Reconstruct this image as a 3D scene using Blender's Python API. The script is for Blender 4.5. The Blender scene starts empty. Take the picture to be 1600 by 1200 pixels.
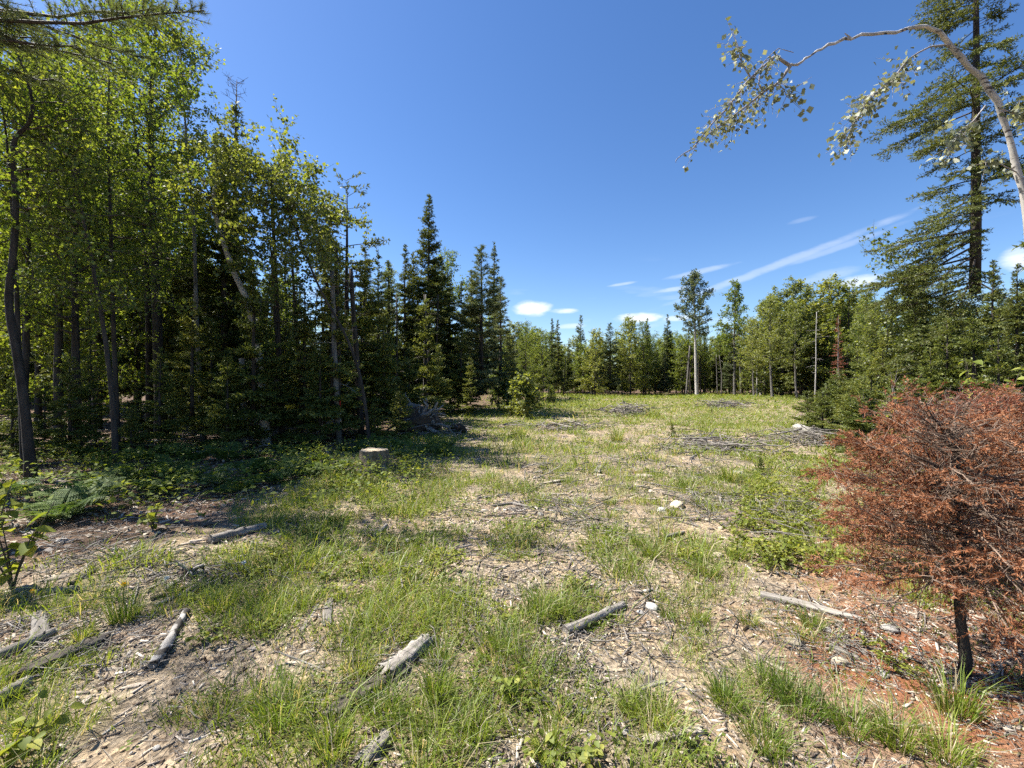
import bpy, math
import numpy as np
from mathutils import Vector

# ------------------------------------------------------------------ camera, sky, sun, exposure
SC = bpy.context.scene
COL = SC.collection
CAM_Z = 1.6
FPX = 671.0            # focal length in pixels of the 1600 px wide photograph
HOR = 600.0
cam_d = bpy.data.cameras.new("camera")
cam = bpy.data.objects.new("camera", cam_d); COL.objects.link(cam)
cam_d.sensor_width = 36.0
cam_d.lens = 36.0 * FPX / 1600.0
cam_d.clip_start = 0.05; cam_d.clip_end = 2000.0
cam.location = (0, 0, CAM_Z)
cam.rotation_euler = (math.radians(90), 0, 0)
SC.camera = cam

SUN_AZ, SUN_EL = math.radians(-75.0), math.radians(54.0)   # azimuth from +Y towards +X
sun_dir = Vector((math.sin(SUN_AZ) * math.cos(SUN_EL), math.cos(SUN_AZ) * math.cos(SUN_EL), math.sin(SUN_EL)))

SC.view_settings.view_transform = 'Standard'
SC.view_settings.look = 'None'
SC.view_settings.exposure = 1.40
SC.view_settings.gamma = 1.0
SC.view_settings.use_curve_mapping = False
SC.render.film_transparent = False
try:
    SC.cycles.use_denoising = False
    SC.cycles.max_bounces = 5
    SC.cycles.diffuse_bounces = 3
    SC.cycles.transmission_bounces = 4
    SC.cycles.use_light_tree = False
    SC.cycles.adaptive_threshold = 0.02
except Exception:
    pass

world = bpy.data.worlds.new("World"); SC.world = world
world.use_nodes = True


def build_world():
    nt = world.node_tree; nt.nodes.clear()
    N = nt.nodes.new; L = nt.links.new
    out = N('ShaderNodeOutputWorld'); bg = N('ShaderNodeBackground')
    sky = N('ShaderNodeTexSky'); sky.sky_type = 'NISHITA'; sky.sun_disc = False
    sky.sun_elevation = SUN_EL; sky.sun_rotation = SUN_AZ
    sky.air_density = 1.0; sky.dust_density = 0.35; sky.ozone_density = 2.6; sky.altitude = 150
    hs = N('ShaderNodeHueSaturation'); hs.inputs['Saturation'].default_value = 1.22
    hs.inputs['Hue'].default_value = 0.507
    L(sky.outputs[0], hs.inputs['Color'])
    tc = N('ShaderNodeTexCoord'); sep = N('ShaderNodeSeparateXYZ'); L(tc.outputs['Generated'], sep.inputs[0])

    def m(op, a, b=None, c=None):
        n = N('ShaderNodeMath'); n.operation = op
        for i, v in enumerate((a, b, c)):
            if v is None: continue
            if isinstance(v, (int, float)): n.inputs[i].default_value = v
            else: L(v, n.inputs[i])
        return n.outputs[0]
    az = m('ARCTAN2', sep.outputs[0], sep.outputs[1]); el = m('ARCSINE', sep.outputs[2])
    comb = N('ShaderNodeCombineXYZ'); L(az, comb.inputs[0]); L(m('MULTIPLY', el, 3.0), comb.inputs[1])
    ns = N('ShaderNodeTexNoise'); ns.inputs['Scale'].default_value = 13; ns.inputs['Detail'].default_value = 9; ns.inputs['Roughness'].default_value = .62
    L(comb.outputs[0], ns.inputs['Vector'])
    noise = m('SUBTRACT', ns.outputs[0], 0.5)
    tot = None
    # (px, py, half length, half height, slope in photo, density)
    clouds = [(833, 482, 34, 13, 0.0, 1.0), (880, 486, 26, 5, 0.0, .7), (995, 497, 42, 9, 0.03, .95), (972, 444, 26, 3, .1, .4),
              (1090, 425, 58, 5, .13, .28), (1200, 420, 235, 7, .33, .27), (1300, 390, 120, 6, .30, .2), (1052, 452, 36, 4, .08, .35), (1335, 442, 45, 11, .06, .7),
              (1595, 402, 40, 22, .2, .75), (1060, 497, 30, 5, 0.05, .5), (890, 510, 26, 5, 0.05, .45), (1290, 432, 60, 10, .2, .2), (1250, 345, 30, 4, .1, .12)]
    for (px, py, a, b, sl, dn) in clouds:
        u, v = (px - 800) / FPX, (HOR - py) / FPX
        ca = math.atan2(u, 1); ce = math.atan2(v, math.sqrt(1 + u * u))
        k = 1 / FPX * math.cos(ca)
        wa, wb = a * k * math.cos(ca), b * k
        th = math.atan(sl * math.cos(ca))
        da = m('SUBTRACT', az, ca); de = m('SUBTRACT', el, ce)
        x = m('ADD', m('MULTIPLY', da, math.cos(th)), m('MULTIPLY', de, math.sin(th)))
        y = m('SUBTRACT', m('MULTIPLY', de, math.cos(th)), m('MULTIPLY', da, math.sin(th)))
        x = m('DIVIDE', x, wa); y = m('DIVIDE', y, wb)
        r = m('ADD', m('MULTIPLY', x, x), m('MULTIPLY', y, y))
        q = m('ADD', m('SUBTRACT', 1.0, r), m('MULTIPLY', noise, 2.2))
        sm = N('ShaderNodeMapRange'); sm.interpolation_type = 'SMOOTHSTEP'
        L(q, sm.inputs[0]); sm.inputs[1].default_value = -0.1; sm.inputs[2].default_value = 1.1
        sm.inputs[3].default_value = 0; sm.inputs[4].default_value = dn
        tot = sm.outputs[0] if tot is None else m('MAXIMUM', tot, sm.outputs[0])
    # thin scattered cloud all round, low over the horizon
    n2 = N('ShaderNodeTexNoise'); n2.inputs['Scale'].default_value = 5; n2.inputs['Detail'].default_value = 6
    cb2 = N('ShaderNodeCombineXYZ'); L(az, cb2.inputs[0]); L(m('MULTIPLY', el, 5.0), cb2.inputs[1]); cb2.inputs[2].default_value = 3.7
    L(cb2.outputs[0], n2.inputs['Vector'])
    mr = N('ShaderNodeMapRange'); L(n2.outputs[0], mr.inputs[0]); mr.inputs[1].default_value = .60; mr.inputs[2].default_value = .8
    mr.inputs[4].default_value = .5
    band = N('ShaderNodeMapRange'); L(el, band.inputs[0]); band.inputs[1].default_value = .28; band.inputs[2].default_value = .1
    tot = m('MAXIMUM', tot, m('MULTIPLY', mr.outputs[0], band.outputs[0]))
    mix = N('ShaderNodeMixRGB'); L(tot, mix.inputs[0]); L(hs.outputs[0], mix.inputs[1]); mix.inputs[2].default_value = (6.4, 6.6, 6.9, 1)
    L(mix.outputs[0], bg.inputs[0]); bg.inputs[1].default_value = 0.074
    L(bg.outputs[0], out.inputs[0])


build_world()
sun_d = bpy.data.lights.new("sun", 'SUN'); sun_d.energy = 5.0; sun_d.angle = math.radians(0.53); sun_d.color = (1.0, 0.955, 0.88)
sun = bpy.data.objects.new("sun", sun_d); COL.objects.link(sun)
sun.rotation_euler = sun_dir.to_track_quat('Z', 'Y').to_euler(); sun.location = (-20, 30, 60)

# ------------------------------------------------------------------ helpers
RNG = np.random.default_rng(7)


def nrm(a):
    return a / np.maximum(np.linalg.norm(a, axis=-1, keepdims=True), 1e-9)


def basis(D):
    ref = np.where(np.abs(D[:, 2:3]) < .95, np.array([[0, 0, 1.]]), np.array([[1., 0, 0]]))
    U = nrm(np.cross(D, ref)); W = np.cross(U, D)
    return U, W           # U horizontal side, W upward normal


_H = {}


def vnoise(x, y, seed=0):
    if seed not in _H:
        _H[seed] = np.random.default_rng(1000 + seed).random((256, 256))
    t = _H[seed]
    x = np.asarray(x, float); y = np.asarray(y, float)
    xi = np.floor(x).astype(int); yi = np.floor(y).astype(int)
    fx = x - xi; fy = y - yi
    fx = fx * fx * (3 - 2 * fx); fy = fy * fy * (3 - 2 * fy)
    a = t[xi & 255, yi & 255]; b = t[(xi + 1) & 255, yi & 255]; c = t[xi & 255, (yi + 1) & 255]; d = t[(xi + 1) & 255, (yi + 1) & 255]
    return (a * (1 - fx) + b * fx) * (1 - fy) + (c * (1 - fx) + d * fx) * fy


def fbm(x, y, seed=0, o=4):
    s = 0; a = .5; tot = 0
    for i in range(o):
        s = s + a * vnoise(x * 2 ** i, y * 2 ** i, seed + i); tot += a; a *= .5
    return s / tot


def height(x, y):
    x = np.asarray(x, float); y = np.asarray(y, float)
    r = np.sqrt(x * x + y * y)
    h = .16 * (fbm(x / 4.2, y / 4.2, 3, 3) - .5) + .05 * (vnoise(x / .7, y / .7, 9) - .5) + .022 * (vnoise(x / .17, y / .17, 12) - .5)
    h = h + np.clip((r - 14) / 40, 0, 1) * (.9 * (fbm(x / 19, y / 19, 20, 2) - .5))
    h = h + .12 * np.exp(-(((x + 1) / 4) ** 2 + ((y - 26) / 6) ** 2))
    return h - H0


H0 = 0.0
H0 = float(height(0.0, 1.5))


def hz(x, y): return float(height(x, y))


def gp(px, py):
    """point of the ground that lies under a photo pixel"""
    d = CAM_Z * FPX / max(py - HOR, 3)
    for _ in range(6):
        x = (px - 800) / FPX * d
        d = (CAM_Z - hz(x, d)) * FPX / max(py - HOR, 3)
    x = (px - 800) / FPX * d
    return np.array([x, d, hz(x, d)])


def at(px, py, d):
    return np.array([(px - 800) / FPX * d, d, CAM_Z + (HOR - py) / FPX * d])


class MB:
    def __init__(s): s.V = []; s.Q = []; s.T = []; s.C = []; s.n = 0

    def add(s, V, Q=None, T=None, tint=None):
        V = np.asarray(V, float).reshape(-1, 3)
        if len(V) == 0: return
        if Q is not None and len(Q): s.Q.append(np.asarray(Q) + s.n)
        if T is not None and len(T): s.T.append(np.asarray(T) + s.n)
        s.V.append(V); s.n += len(V)
        if tint is None: tint = .5
        s.C.append(np.broadcast_to(np.asarray(tint, float), (len(V),)))

    def mesh(s, name, mat, smooth=True):
        me = bpy.data.meshes.new(name)
        V = np.concatenate(s.V) if s.V else np.zeros((0, 3))
        Q = np.concatenate(s.Q) if s.Q else np.zeros((0, 4), int); T = np.concatenate(s.T) if s.T else np.zeros((0, 3), int)
        me.vertices.add(len(V)); me.vertices.foreach_set('co', V.astype(np.float32).ravel())
        nl = len(Q) * 4 + len(T) * 3
        me.loops.add(nl); me.loops.foreach_set('vertex_index', np.concatenate([Q.ravel(), T.ravel()]).astype(np.int32))
        me.polygons.add(len(Q) + len(T))
        st = np.concatenate([np.arange(len(Q)) * 4, len(Q) * 4 + np.arange(len(T)) * 3]).astype(np.int32)
        me.polygons.foreach_set('loop_start', st)
        if smooth: me.polygons.foreach_set('use_smooth', np.ones(len(st), bool))
        at_ = me.attributes.new('tint', 'FLOAT', 'POINT'); at_.data.foreach_set('value', np.concatenate(s.C).astype(np.float32) if s.C else [])
        me.update(calc_edges=True)
        for mm in (mat if isinstance(mat, (list, tuple)) else [mat]): me.materials.append(mm)
        return me

    # ---- shapes
    def tube(s, P, R, k=6, tint=None, cap=True, rough=0, rng=None):
        P = np.asarray(P, float); n = len(P); R = np.broadcast_to(np.asarray(R, float), (n,))
        D = np.gradient(P, axis=0); D = nrm(D)
        m = nrm(D.mean(0)[None])[0]
        ref = np.array([0, 0, 1.]) if abs(m[2]) < .8 else np.array([1., 0, 0])
        U = nrm(np.cross(D, ref)); W = np.cross(U, D)
        a = np.arange(k) / k * 2 * np.pi
        rr = R[:, None] * np.ones((1, k))
        if rough and rng is not None:
            rr = rr * (1 + rough * (rng.random((n, k)) - .5) + rough * .8 * (rng.random((1, k)) - .5))
        V = P[:, None, :] + rr[..., None] * (np.cos(a)[None, :, None] * U[:, None, :] + np.sin(a)[None, :, None] * W[:, None, :])
        i = np.arange(n - 1)[:, None] * k; j = np.arange(k)[None]; j2 = (j + 1) % k
        Q = np.stack([i + j, i + j2, i + k + j2, i + k + j], -1).reshape(-1, 4)
        V = V.reshape(-1, 3); T = None
        if cap:
            V = np.vstack([V, P[0] - D[0] * R[0] * .05, P[-1] + D[-1] * R[-1] * .05])
            b = n * k; jj = np.arange(k); j3 = (jj + 1) % k
            T = np.vstack([np.stack([np.full(k, b), j3, jj], -1), np.stack([np.full(k, b + 1), (n - 1) * k + jj, (n - 1) * k + j3], -1)])
        s.add(V, Q, T, tint)

    def sticks(s, P0, P1, r0, r1, tint=None):
        """many straight three-sided twigs at once"""
        P0 = np.asarray(P0); P1 = np.asarray(P1); n = len(P0)
        if n == 0: return
        D = nrm(P1 - P0); U, W = basis(D)
        r0 = np.broadcast_to(np.asarray(r0, float), (n,))[:, None]; r1 = np.broadcast_to(np.asarray(r1, float), (n,))[:, None]
        V = []
        for P, r in ((P0, r0), (P1, r1)):
            for a in (0, 2.094, 4.189): V.append(P + r * (math.cos(a) * U + math.sin(a) * W))
        V = np.stack(V, 1).reshape(-1, 3)
        b = np.arange(n)[:, None] * 6
        Q = np.concatenate([b + np.array([[0, 1, 4, 3]]), b + np.array([[1, 2, 5, 4]]), b + np.array([[2, 0, 3, 5]])])
        s.add(V, Q, None, None if tint is None else np.repeat(np.broadcast_to(tint, (n,)), 6))

    def leaves(s, P, D, Nn, l, w, fold=.12, tint=None, mid=.45):
        n = len(P)
        if n == 0: return
        l = np.broadcast_to(np.asarray(l, float), (n,))[:, None]; w = np.broadcast_to(np.asarray(w, float), (n,))[:, None]
        S = nrm(np.cross(D, Nn)); Nn = np.cross(S, D)
        c = P + D * l * mid + Nn * w * fold
        V = np.stack([P, c + S * w * .5, P + D * l - Nn * l * .08, c - S * w * .5], 1).reshape(-1, 3)
        Q = np.arange(n)[:, None] * 4 + np.array([[0, 1, 2, 3]])
        s.add(V, Q, None, None if tint is None else np.repeat(tint, 4))

    def spikes(s, P, D, l, w, tint=None, rng=RNG):
        n = len(P)
        if n == 0: return
        l = np.broadcast_to(np.asarray(l, float), (n,))[:, None]; w = np.broadcast_to(np.asarray(w, float), (n,))[:, None]
        S = nrm(np.cross(D, nrm(rng.normal(size=(n, 3)))))
        V = np.stack([P + S * w * .5, P - S * w * .5, P + D * l], 1).reshape(-1, 3)
        T = np.arange(n)[:, None] * 3 + np.array([[0, 1, 2]])
        s.add(V, None, T, None if tint is None else np.repeat(tint, 3))

    def blades(s, P, h, lean, w, tint, seg=2, rng=RNG):
        """grass blades: base P, height h, lean vector (xy) at the tip"""
        n = len(P)
        if n == 0: return
        a = rng.random(n) * 6.283; S = np.stack([np.cos(a), np.sin(a), np.zeros(n)], 1) * w[:, None] * .5
        up = np.array([0, 0, 1.])
        lv = np.concatenate([lean, np.zeros((n, 1))], 1)
        t1, t2 = .5, 1.
        M = P + lv * .3 + up * (h * .62)[:, None]; E = P + lv + up * (h * (1 - .18 * rng.random(n)))[:, None]
        if seg == 2:
            V = np.stack([P - S, P + S, M + S * .8, M - S * .8, E], 1).reshape(-1, 3)
            b = np.arange(n)[:, None] * 5
            s.add(V, b + np.array([[0, 1, 2, 3]]), b + np.array([[3, 2, 4]]), np.repeat(tint, 5))
        else:
            V = np.stack([P - S, P + S, E], 1).reshape(-1, 3)
            s.add(V, None, np.arange(n)[:, None] * 3 + np.array([[0, 1, 2]]), np.repeat(tint, 3))


def rock(mb, c, r, rng, sq=(1, .8, .5), sub=1):
    V, F = ICO[sub]
    o = rng.random(3) * 50
    k = 1 + .55 * (vnoise(V[:, 0] * 1.3 + o[0], V[:, 1] * 1.3 + V[:, 2] * 1.7 + o[1], 31) - .5) + .25 * (rng.random(len(V)) - .5)
    W = V * k[:, None] * np.array(sq) * r
    a = rng.random() * 6.28; ca, sa = math.cos(a), math.sin(a)
    W = np.stack([W[:, 0] * ca - W[:, 1] * sa, W[:, 0] * sa + W[:, 1] * ca, W[:, 2]], 1)
    mb.add(W + np.asarray(c), None, F, rng.random())


def _ico():
    p = (1 + 5 ** .5) / 2
    V = np.array([[-1, p, 0], [1, p, 0], [-1, -p, 0], [1, -p, 0], [0, -1, p], [0, 1, p], [0, -1, -p], [0, 1, -p], [p, 0, -1], [p, 0, 1], [-p, 0, -1], [-p, 0, 1]], float)
    F = [[0, 11, 5], [0, 5, 1], [0, 1, 7], [0, 7, 10], [0, 10, 11], [1, 5, 9], [5, 11, 4], [11, 10, 2], [10, 7, 6], [7, 1, 8], [3, 9, 4], [3, 4, 2], [3, 2, 6], [3, 6, 8], [3, 8, 9], [4, 9, 5], [2, 4, 11], [6, 2, 10], [8, 6, 7], [9, 8, 1]]
    out = [(nrm(V), np.array(F))]
    for _ in range(3):
        V, F = out[-1]; V = list(V); F2 = []; cache = {}

        def mid(a, b):
            k = (min(a, b), max(a, b))
            if k not in cache:
                q = (V[a] + V[b]) / 2; V.append(q / np.linalg.norm(q)); cache[k] = len(V) - 1
            return cache[k]
        for a, b, c in F:
            x, y, z = mid(a, b), mid(b, c), mid(c, a); F2 += [[a, x, z], [b, y, x], [c, z, y], [x, y, z]]
        out.append((np.array(V), np.array(F2)))
    return out


ICO = _ico()


def obj(name, me, parent=None, loc=(0, 0, 0), rz=0.0, sc=None, rot=None):
    o = bpy.data.objects.new(name, me); COL.objects.link(o)
    if parent is not None: o.parent = parent
    o.location = loc
    o.rotation_euler = rot if rot is not None else (0, 0, rz)
    if sc is not None: o.scale = sc if hasattr(sc, '__len__') else (sc, sc, sc)
    return o


def tag(o, label, cat, group=None):
    o['label'] = label; o['category'] = cat
    if group: o['group'] = group
    return o


def thing(name, label, cat, loc=(0, 0, 0), rz=0.0, sc=None, group=None, parts=(), rot=None):
    e = obj(name, None, None, tuple(float(v) for v in loc), rz, sc, rot); e.empty_display_size = .2
    tag(e, label, cat, group)
    for (pn, me) in parts:
        c = obj(pn, me, e)
        if pn in ('branches', 'crown', 'leaves', 'needles', 'twigs', 'stems'): c['kind'] = 'stuff'
    return e


def stuff(name, me, label, cat): 
    o = obj(name, me); o['kind'] = 'stuff'; tag(o, label, cat); return o


# ------------------------------------------------------------------ materials
def nodes(name):
    m = bpy.data.materials.new(name); m.use_nodes = True
    nt = m.node_tree; nt.nodes.clear()
    return m, nt, nt.nodes.new, nt.links.new


def ramp(N, cols):
    r = N('ShaderNodeValToRGB'); e = r.color_ramp.elements
    while len(e) < len(cols): e.new(.5)
    for i, (p, c) in enumerate(cols): e[i].position = p; e[i].color = (*c, 1)
    return r


def leaf_mat(name, cols, trans=.4, tcol=(1.25, 1.15, .55), gloss=.06, rough=.4, objvar=.12):
    m, nt, N, L = nodes(name)
    a = N('ShaderNodeAttribute'); a.attribute_name = 'tint'
    r = ramp(N, cols); L(a.outputs['Fac'], r.inputs[0])
    oi = N('ShaderNodeObjectInfo'); hs = N('ShaderNodeHueSaturation')
    mr = N('ShaderNodeMapRange'); L(oi.outputs['Random'], mr.inputs[0]); mr.inputs[3].default_value = 1 - objvar * 1.5; mr.inputs[4].default_value = 1 + objvar * 1.5
    mh = N('ShaderNodeMapRange'); L(oi.outputs['Random'], mh.inputs[0]); mh.inputs[3].default_value = .5 + objvar * .12; mh.inputs[4].default_value = .5 - objvar * .12
    L(mr.outputs[0], hs.inputs['Value']); L(mh.outputs[0], hs.inputs['Hue']); L(r.outputs[0], hs.inputs['Color'])
    d = N('ShaderNodeBsdfDiffuse'); t = N('ShaderNodeBsdfTranslucent'); g = N('ShaderNodeBsdfGlossy'); g.inputs['Roughness'].default_value = rough
    L(hs.outputs[0], d.inputs[0])
    mx = N('ShaderNodeMixRGB'); mx.blend_type = 'MULTIPLY'; mx.inputs[0].default_value = 1; L(hs.outputs[0], mx.inputs[1]); mx.inputs[2].default_value = (*tcol, 1)
    L(mx.outputs[0], t.inputs[0])
    m1 = N('ShaderNodeMixShader'); m1.inputs[0].default_value = trans; L(d.outputs[0], m1.inputs[1]); L(t.outputs[0], m1.inputs[2])
    m2 = N('ShaderNodeMixShader'); m2.inputs[0].default_value = gloss; L(m1.outputs[0], m2.inputs[1]); L(g.outputs[0], m2.inputs[2])
    o = N('ShaderNodeOutputMaterial'); L(m2.outputs[0], o.inputs[0])
    return m


def wood_mat(name, cols, scale=6, stretch=(1, 1, .12), bump=.5, rough=.85, coord='Object', spots=None, objvar=.25, detail=8):
    m, nt, N, L = nodes(name)
    tc = N('ShaderNodeTexCoord'); mp = N('ShaderNodeMapping'); mp.inputs['Scale'].default_value = stretch; L(tc.outputs[coord], mp.inputs[0])
    n = N('ShaderNodeTexNoise'); n.inputs['Scale'].default_value = scale; n.inputs['Detail'].default_value = detail; n.inputs['Roughness'].default_value = .65
    L(mp.outputs[0], n.inputs['Vector'])
    r = ramp(N, cols); L(n.outputs[0], r.inputs[0]); col = r.outputs[0]
    if spots:
        sc_, st_, th, c = spots
        mp2 = N('ShaderNodeMapping'); mp2.inputs['Scale'].default_value = st_; L(tc.outputs[coord], mp2.inputs[0])
        n2 = N('ShaderNodeTexNoise'); n2.inputs['Scale'].default_value = sc_; n2.inputs['Detail'].default_value = 3; L(mp2.outputs[0], n2.inputs['Vector'])
        r2 = ramp(N, [(th, (0, 0, 0)), (th + .05, (1, 1, 1))]); L(n2.outputs[0], r2.inputs[0])
        mx = N('ShaderNodeMixRGB'); L(r2.outputs[0], mx.inputs[0]); L(col, mx.inputs[1]); mx.inputs[2].default_value = (*c, 1); col = mx.outputs[0]
    oi = N('ShaderNodeObjectInfo'); hs = N('ShaderNodeHueSaturation'); mr = N('ShaderNodeMapRange'); L(oi.outputs['Random'], mr.inputs[0])
    mr.inputs[3].default_value = 1 - objvar; mr.inputs[4].default_value = 1 + objvar; L(mr.outputs[0], hs.inputs['Value']); L(col, hs.inputs['Color'])
    a = N('ShaderNodeAttribute'); a.attribute_name = 'tint'
    mv = N('ShaderNodeMapRange'); L(a.outputs['Fac'], mv.inputs[0]); mv.inputs[3].default_value = .62; mv.inputs[4].default_value = 1.38
    h2 = N('ShaderNodeHueSaturation'); L(hs.outputs[0], h2.inputs['Color']); L(mv.outputs[0], h2.inputs['Value'])
    p = N('ShaderNodeBsdfPrincipled'); p.inputs['Roughness'].default_value = rough; p.inputs['Specular IOR Level'].default_value = .25; L(h2.outputs[0], p.inputs['Base Color'])
    b = N('ShaderNodeBump'); b.inputs['Strength'].default_value = bump; b.inputs['Distance'].default_value = .02; L(n.outputs[0], b.inputs['Height']); L(b.outputs[0], p.inputs['Normal'])
    o = N('ShaderNodeOutputMaterial'); L(p.outputs[0], o.inputs[0])
    return m


def plain(name, c, rough=.7):
    m, nt, N, L = nodes(name)
    n = N('ShaderNodeTexNoise'); n.inputs['Scale'].default_value = 30
    r = ramp(N, [(.3, tuple(v * .75 for v in c)), (.7, tuple(min(v * 1.15, 1) for v in c))]); L(n.outputs[0], r.inputs[0])
    p = N('ShaderNodeBsdfPrincipled'); p.inputs['Roughness'].default_value = rough; L(r.outputs[0], p.inputs['Base Color'])
    o = N('ShaderNodeOutputMaterial'); L(p.outputs[0], o.inputs[0]); return m


M = {}
M['spruce'] = leaf_mat('spruce_needles', [(0, (.046, .066, .022)), (.5, (.106, .134, .038)), (1, (.205, .222, .062))], .32, gloss=.03, rough=.5)
M['fir'] = leaf_mat('fir_needles', [(0, (.060, .088, .022)), (.5, (.140, .172, .040)), (1, (.250, .265, .060))], .36, gloss=.03, rough=.5)
M['pine'] = leaf_mat('pine_needles', [(0, (.065, .090, .040)), (.5, (.120, .152, .066)), (1, (.195, .220, .100))], .32, gloss=.03, rough=.5)
M['maple'] = leaf_mat('maple_leaves', [(0, (.062, .098, .018)), (.5, (.124, .168, .030)), (1, (.220, .250, .052))], .55, tcol=(1.7, 1.6, .6), gloss=.03, rough=.5)
M['birch'] = leaf_mat('birch_leaves', [(0, (.095, .125, .024)), (.5, (.155, .185, .042)), (1, (.240, .260, .078))], .52, tcol=(1.65, 1.55, .65), gloss=.04, rough=.5)
M['aspen'] = leaf_mat('aspen_leaves', [(0, (.070, .098, .038)), (.5, (.125, .155, .062)), (1, (.210, .230, .110))], .42, gloss=.04, rough=.5)
M['hang'] = leaf_mat('hanging_birch_leaves', [(0, (.080, .100, .055)), (.5, (.17, .19, .115)), (1, (.33, .35, .235))], .35, gloss=.05, rough=.55)
M['rust'] = leaf_mat('dead_needles', [(0, (.11, .045, .024)), (.5, (.28, .115, .058)), (1, (.47, .235, .130))], .3, tcol=(1.2, .9, .7), gloss=.0)
M['grass'] = leaf_mat('grass_blades', [(0, (.085, .138, .016)), (.40, (.165, .235, .028)), (.70, (.275, .330, .056)), (.80, (.40, .335, .18)), (1, (.52, .45, .29))], .45, gloss=.03, rough=.5)
M['herb'] = leaf_mat('herb_leaves', [(0, (.080, .120, .018)), (.6, (.180, .222, .034)), (1, (.300, .320, .064))], .48, gloss=.02, rough=.6)
M['fern'] = leaf_mat('fern_fronds', [(0, (.055, .100, .024)), (.6, (.095, .155, .034)), (1, (.15, .20, .050))], .45, gloss=.02, rough=.6)
M['bark'] = wood_mat('dark_bark', [(.3, (.018, .014, .011)), (.7, (.075, .062, .050))], 14, (1, 1, .2), 1.0)
M['greybark'] = wood_mat('grey_bark', [(.3, (.06, .053, .045)), (.7, (.21, .195, .17))], 12, (1, 1, .3), .8, spots=(9, (1, 1, .6), .62, (.05, .045, .04)))
M['birchbark'] = wood_mat('birch_bark', [(.3, (.24, .22, .19)), (.7, (.50, .47, .42))], 5, (1, 1, 1), .3, spots=(7, (1, 1, 5), .60, (.07, .06, .05)))
M['twig'] = wood_mat('twig_bark', [(.3, (.055, .042, .032)), (.7, (.13, .105, .085))], 10)
M['deadtwig'] = wood_mat('dead_twigs', [(.3, (.10, .068, .048)), (.7, (.24, .175, .130))], 10)
M['greytwig'] = wood_mat('weathered_twigs', [(.3, (.14, .125, .11)), (.7, (.33, .30, .27))], 10)
M['bleached'] = wood_mat('bleached_wood', [(.3, (.055, .046, .038)), (.46, (.20, .178, .152)), (.75, (.38, .35, .31))], 22, (.09, 1, 1), 1.0)
M['chip'] = wood_mat('wood_chip', [(.3, (.20, .155, .11)), (.7, (.50, .43, .34))], 12, (1, 1, 1), .4, objvar=.4)
M['litter'] = leaf_mat('forest_litter', [(0, (.035, .026, .019)), (.3, (.13, .098, .070)), (.65, (.31, .265, .21)), (1, (.50, .45, .37))], .0, gloss=.0)
M['darkwood'] = wood_mat('rotten_dark_wood', [(.3, (.028, .022, .017)), (.7, (.15, .125, .10))], 14, (.2, 1, 1), 1.0)
M['stumpbark'] = wood_mat('stump_side', [(.3, (.11, .08, .05)), (.7, (.34, .265, .175))], 14, (1, 1, .25), .9)
M['cut'] = wood_mat('cut_wood', [(.3, (.22, .17, .11)), (.7, (.40, .33, .23))], 20, (1, 1, 1), .3)
M['stone'] = wood_mat('field_stone', [(.3, (.30, .25, .17)), (.7, (.52, .45, .33))], 9, (1, 1, 1), .8, objvar=.25)
M['greystone'] = wood_mat('grey_stone', [(.3, (.27, .25, .22)), (.7, (.50, .47, .43))], 9, (1, 1, 1), .8, objvar=.25)
M['mottled'] = wood_mat('mottled_birch_bark', [(.3, (.19, .175, .155)), (.7, (.33, .31, .28))], 8, (1, 1, 1), .5, spots=(16, (.8, 1, 1), .52, (.05, .043, .036)))
M['soil'] = wood_mat('dark_soil', [(.3, (.028, .019, .012)), (.7, (.10, .072, .05))], 14, (1, 1, 1), 1.0)
M['red'] = plain('red_paint', (.55, .03, .02))
M['yellow'] = plain('dandelion_yellow', (.85, .58, .02))
M['white'] = plain('seed_head_white', (.75, .75, .70))
M['pinkstick'] = plain('stake_wood', (.42, .36, .28))

# ------------------------------------------------------------------ ground
EL = np.array([[-5, -6.5], [0, -5.6], [3.2, -4.6], [4.2, -3.6], [6, -3.3], [8, -3.4], [11, -4.2], [14, -4.2], [20, -3.2], [26, -2.6], [34, 0], [46, 3.5], [60, 4], [90, 4]])
ER = np.array([[-5, 4.6], [0, 4.2], [3, 4.0], [6, 6], [10, 8.5], [20, 13], [40, 26], [60, 42], [90, 70]])
FAR = 66.0


def sstep(a, b, x): t = np.clip((x - a) / (b - a), 0, 1); return t * t * (3 - 2 * t)


def forest(x, y):
    w = 1.0 * (fbm(x / 1.5, y / 1.5, 44, 3) - .5)
    l = np.interp(y, EL[:, 0], EL[:, 1]); r = np.interp(y, ER[:, 0], ER[:, 1])
    f = sstep(.7, -.3, x - l + w)
    f = np.maximum(f, sstep(-.5, 1.5, x - r + w))
    return np.maximum(f, sstep(-3, 1, y - FAR + w * 2))


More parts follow.
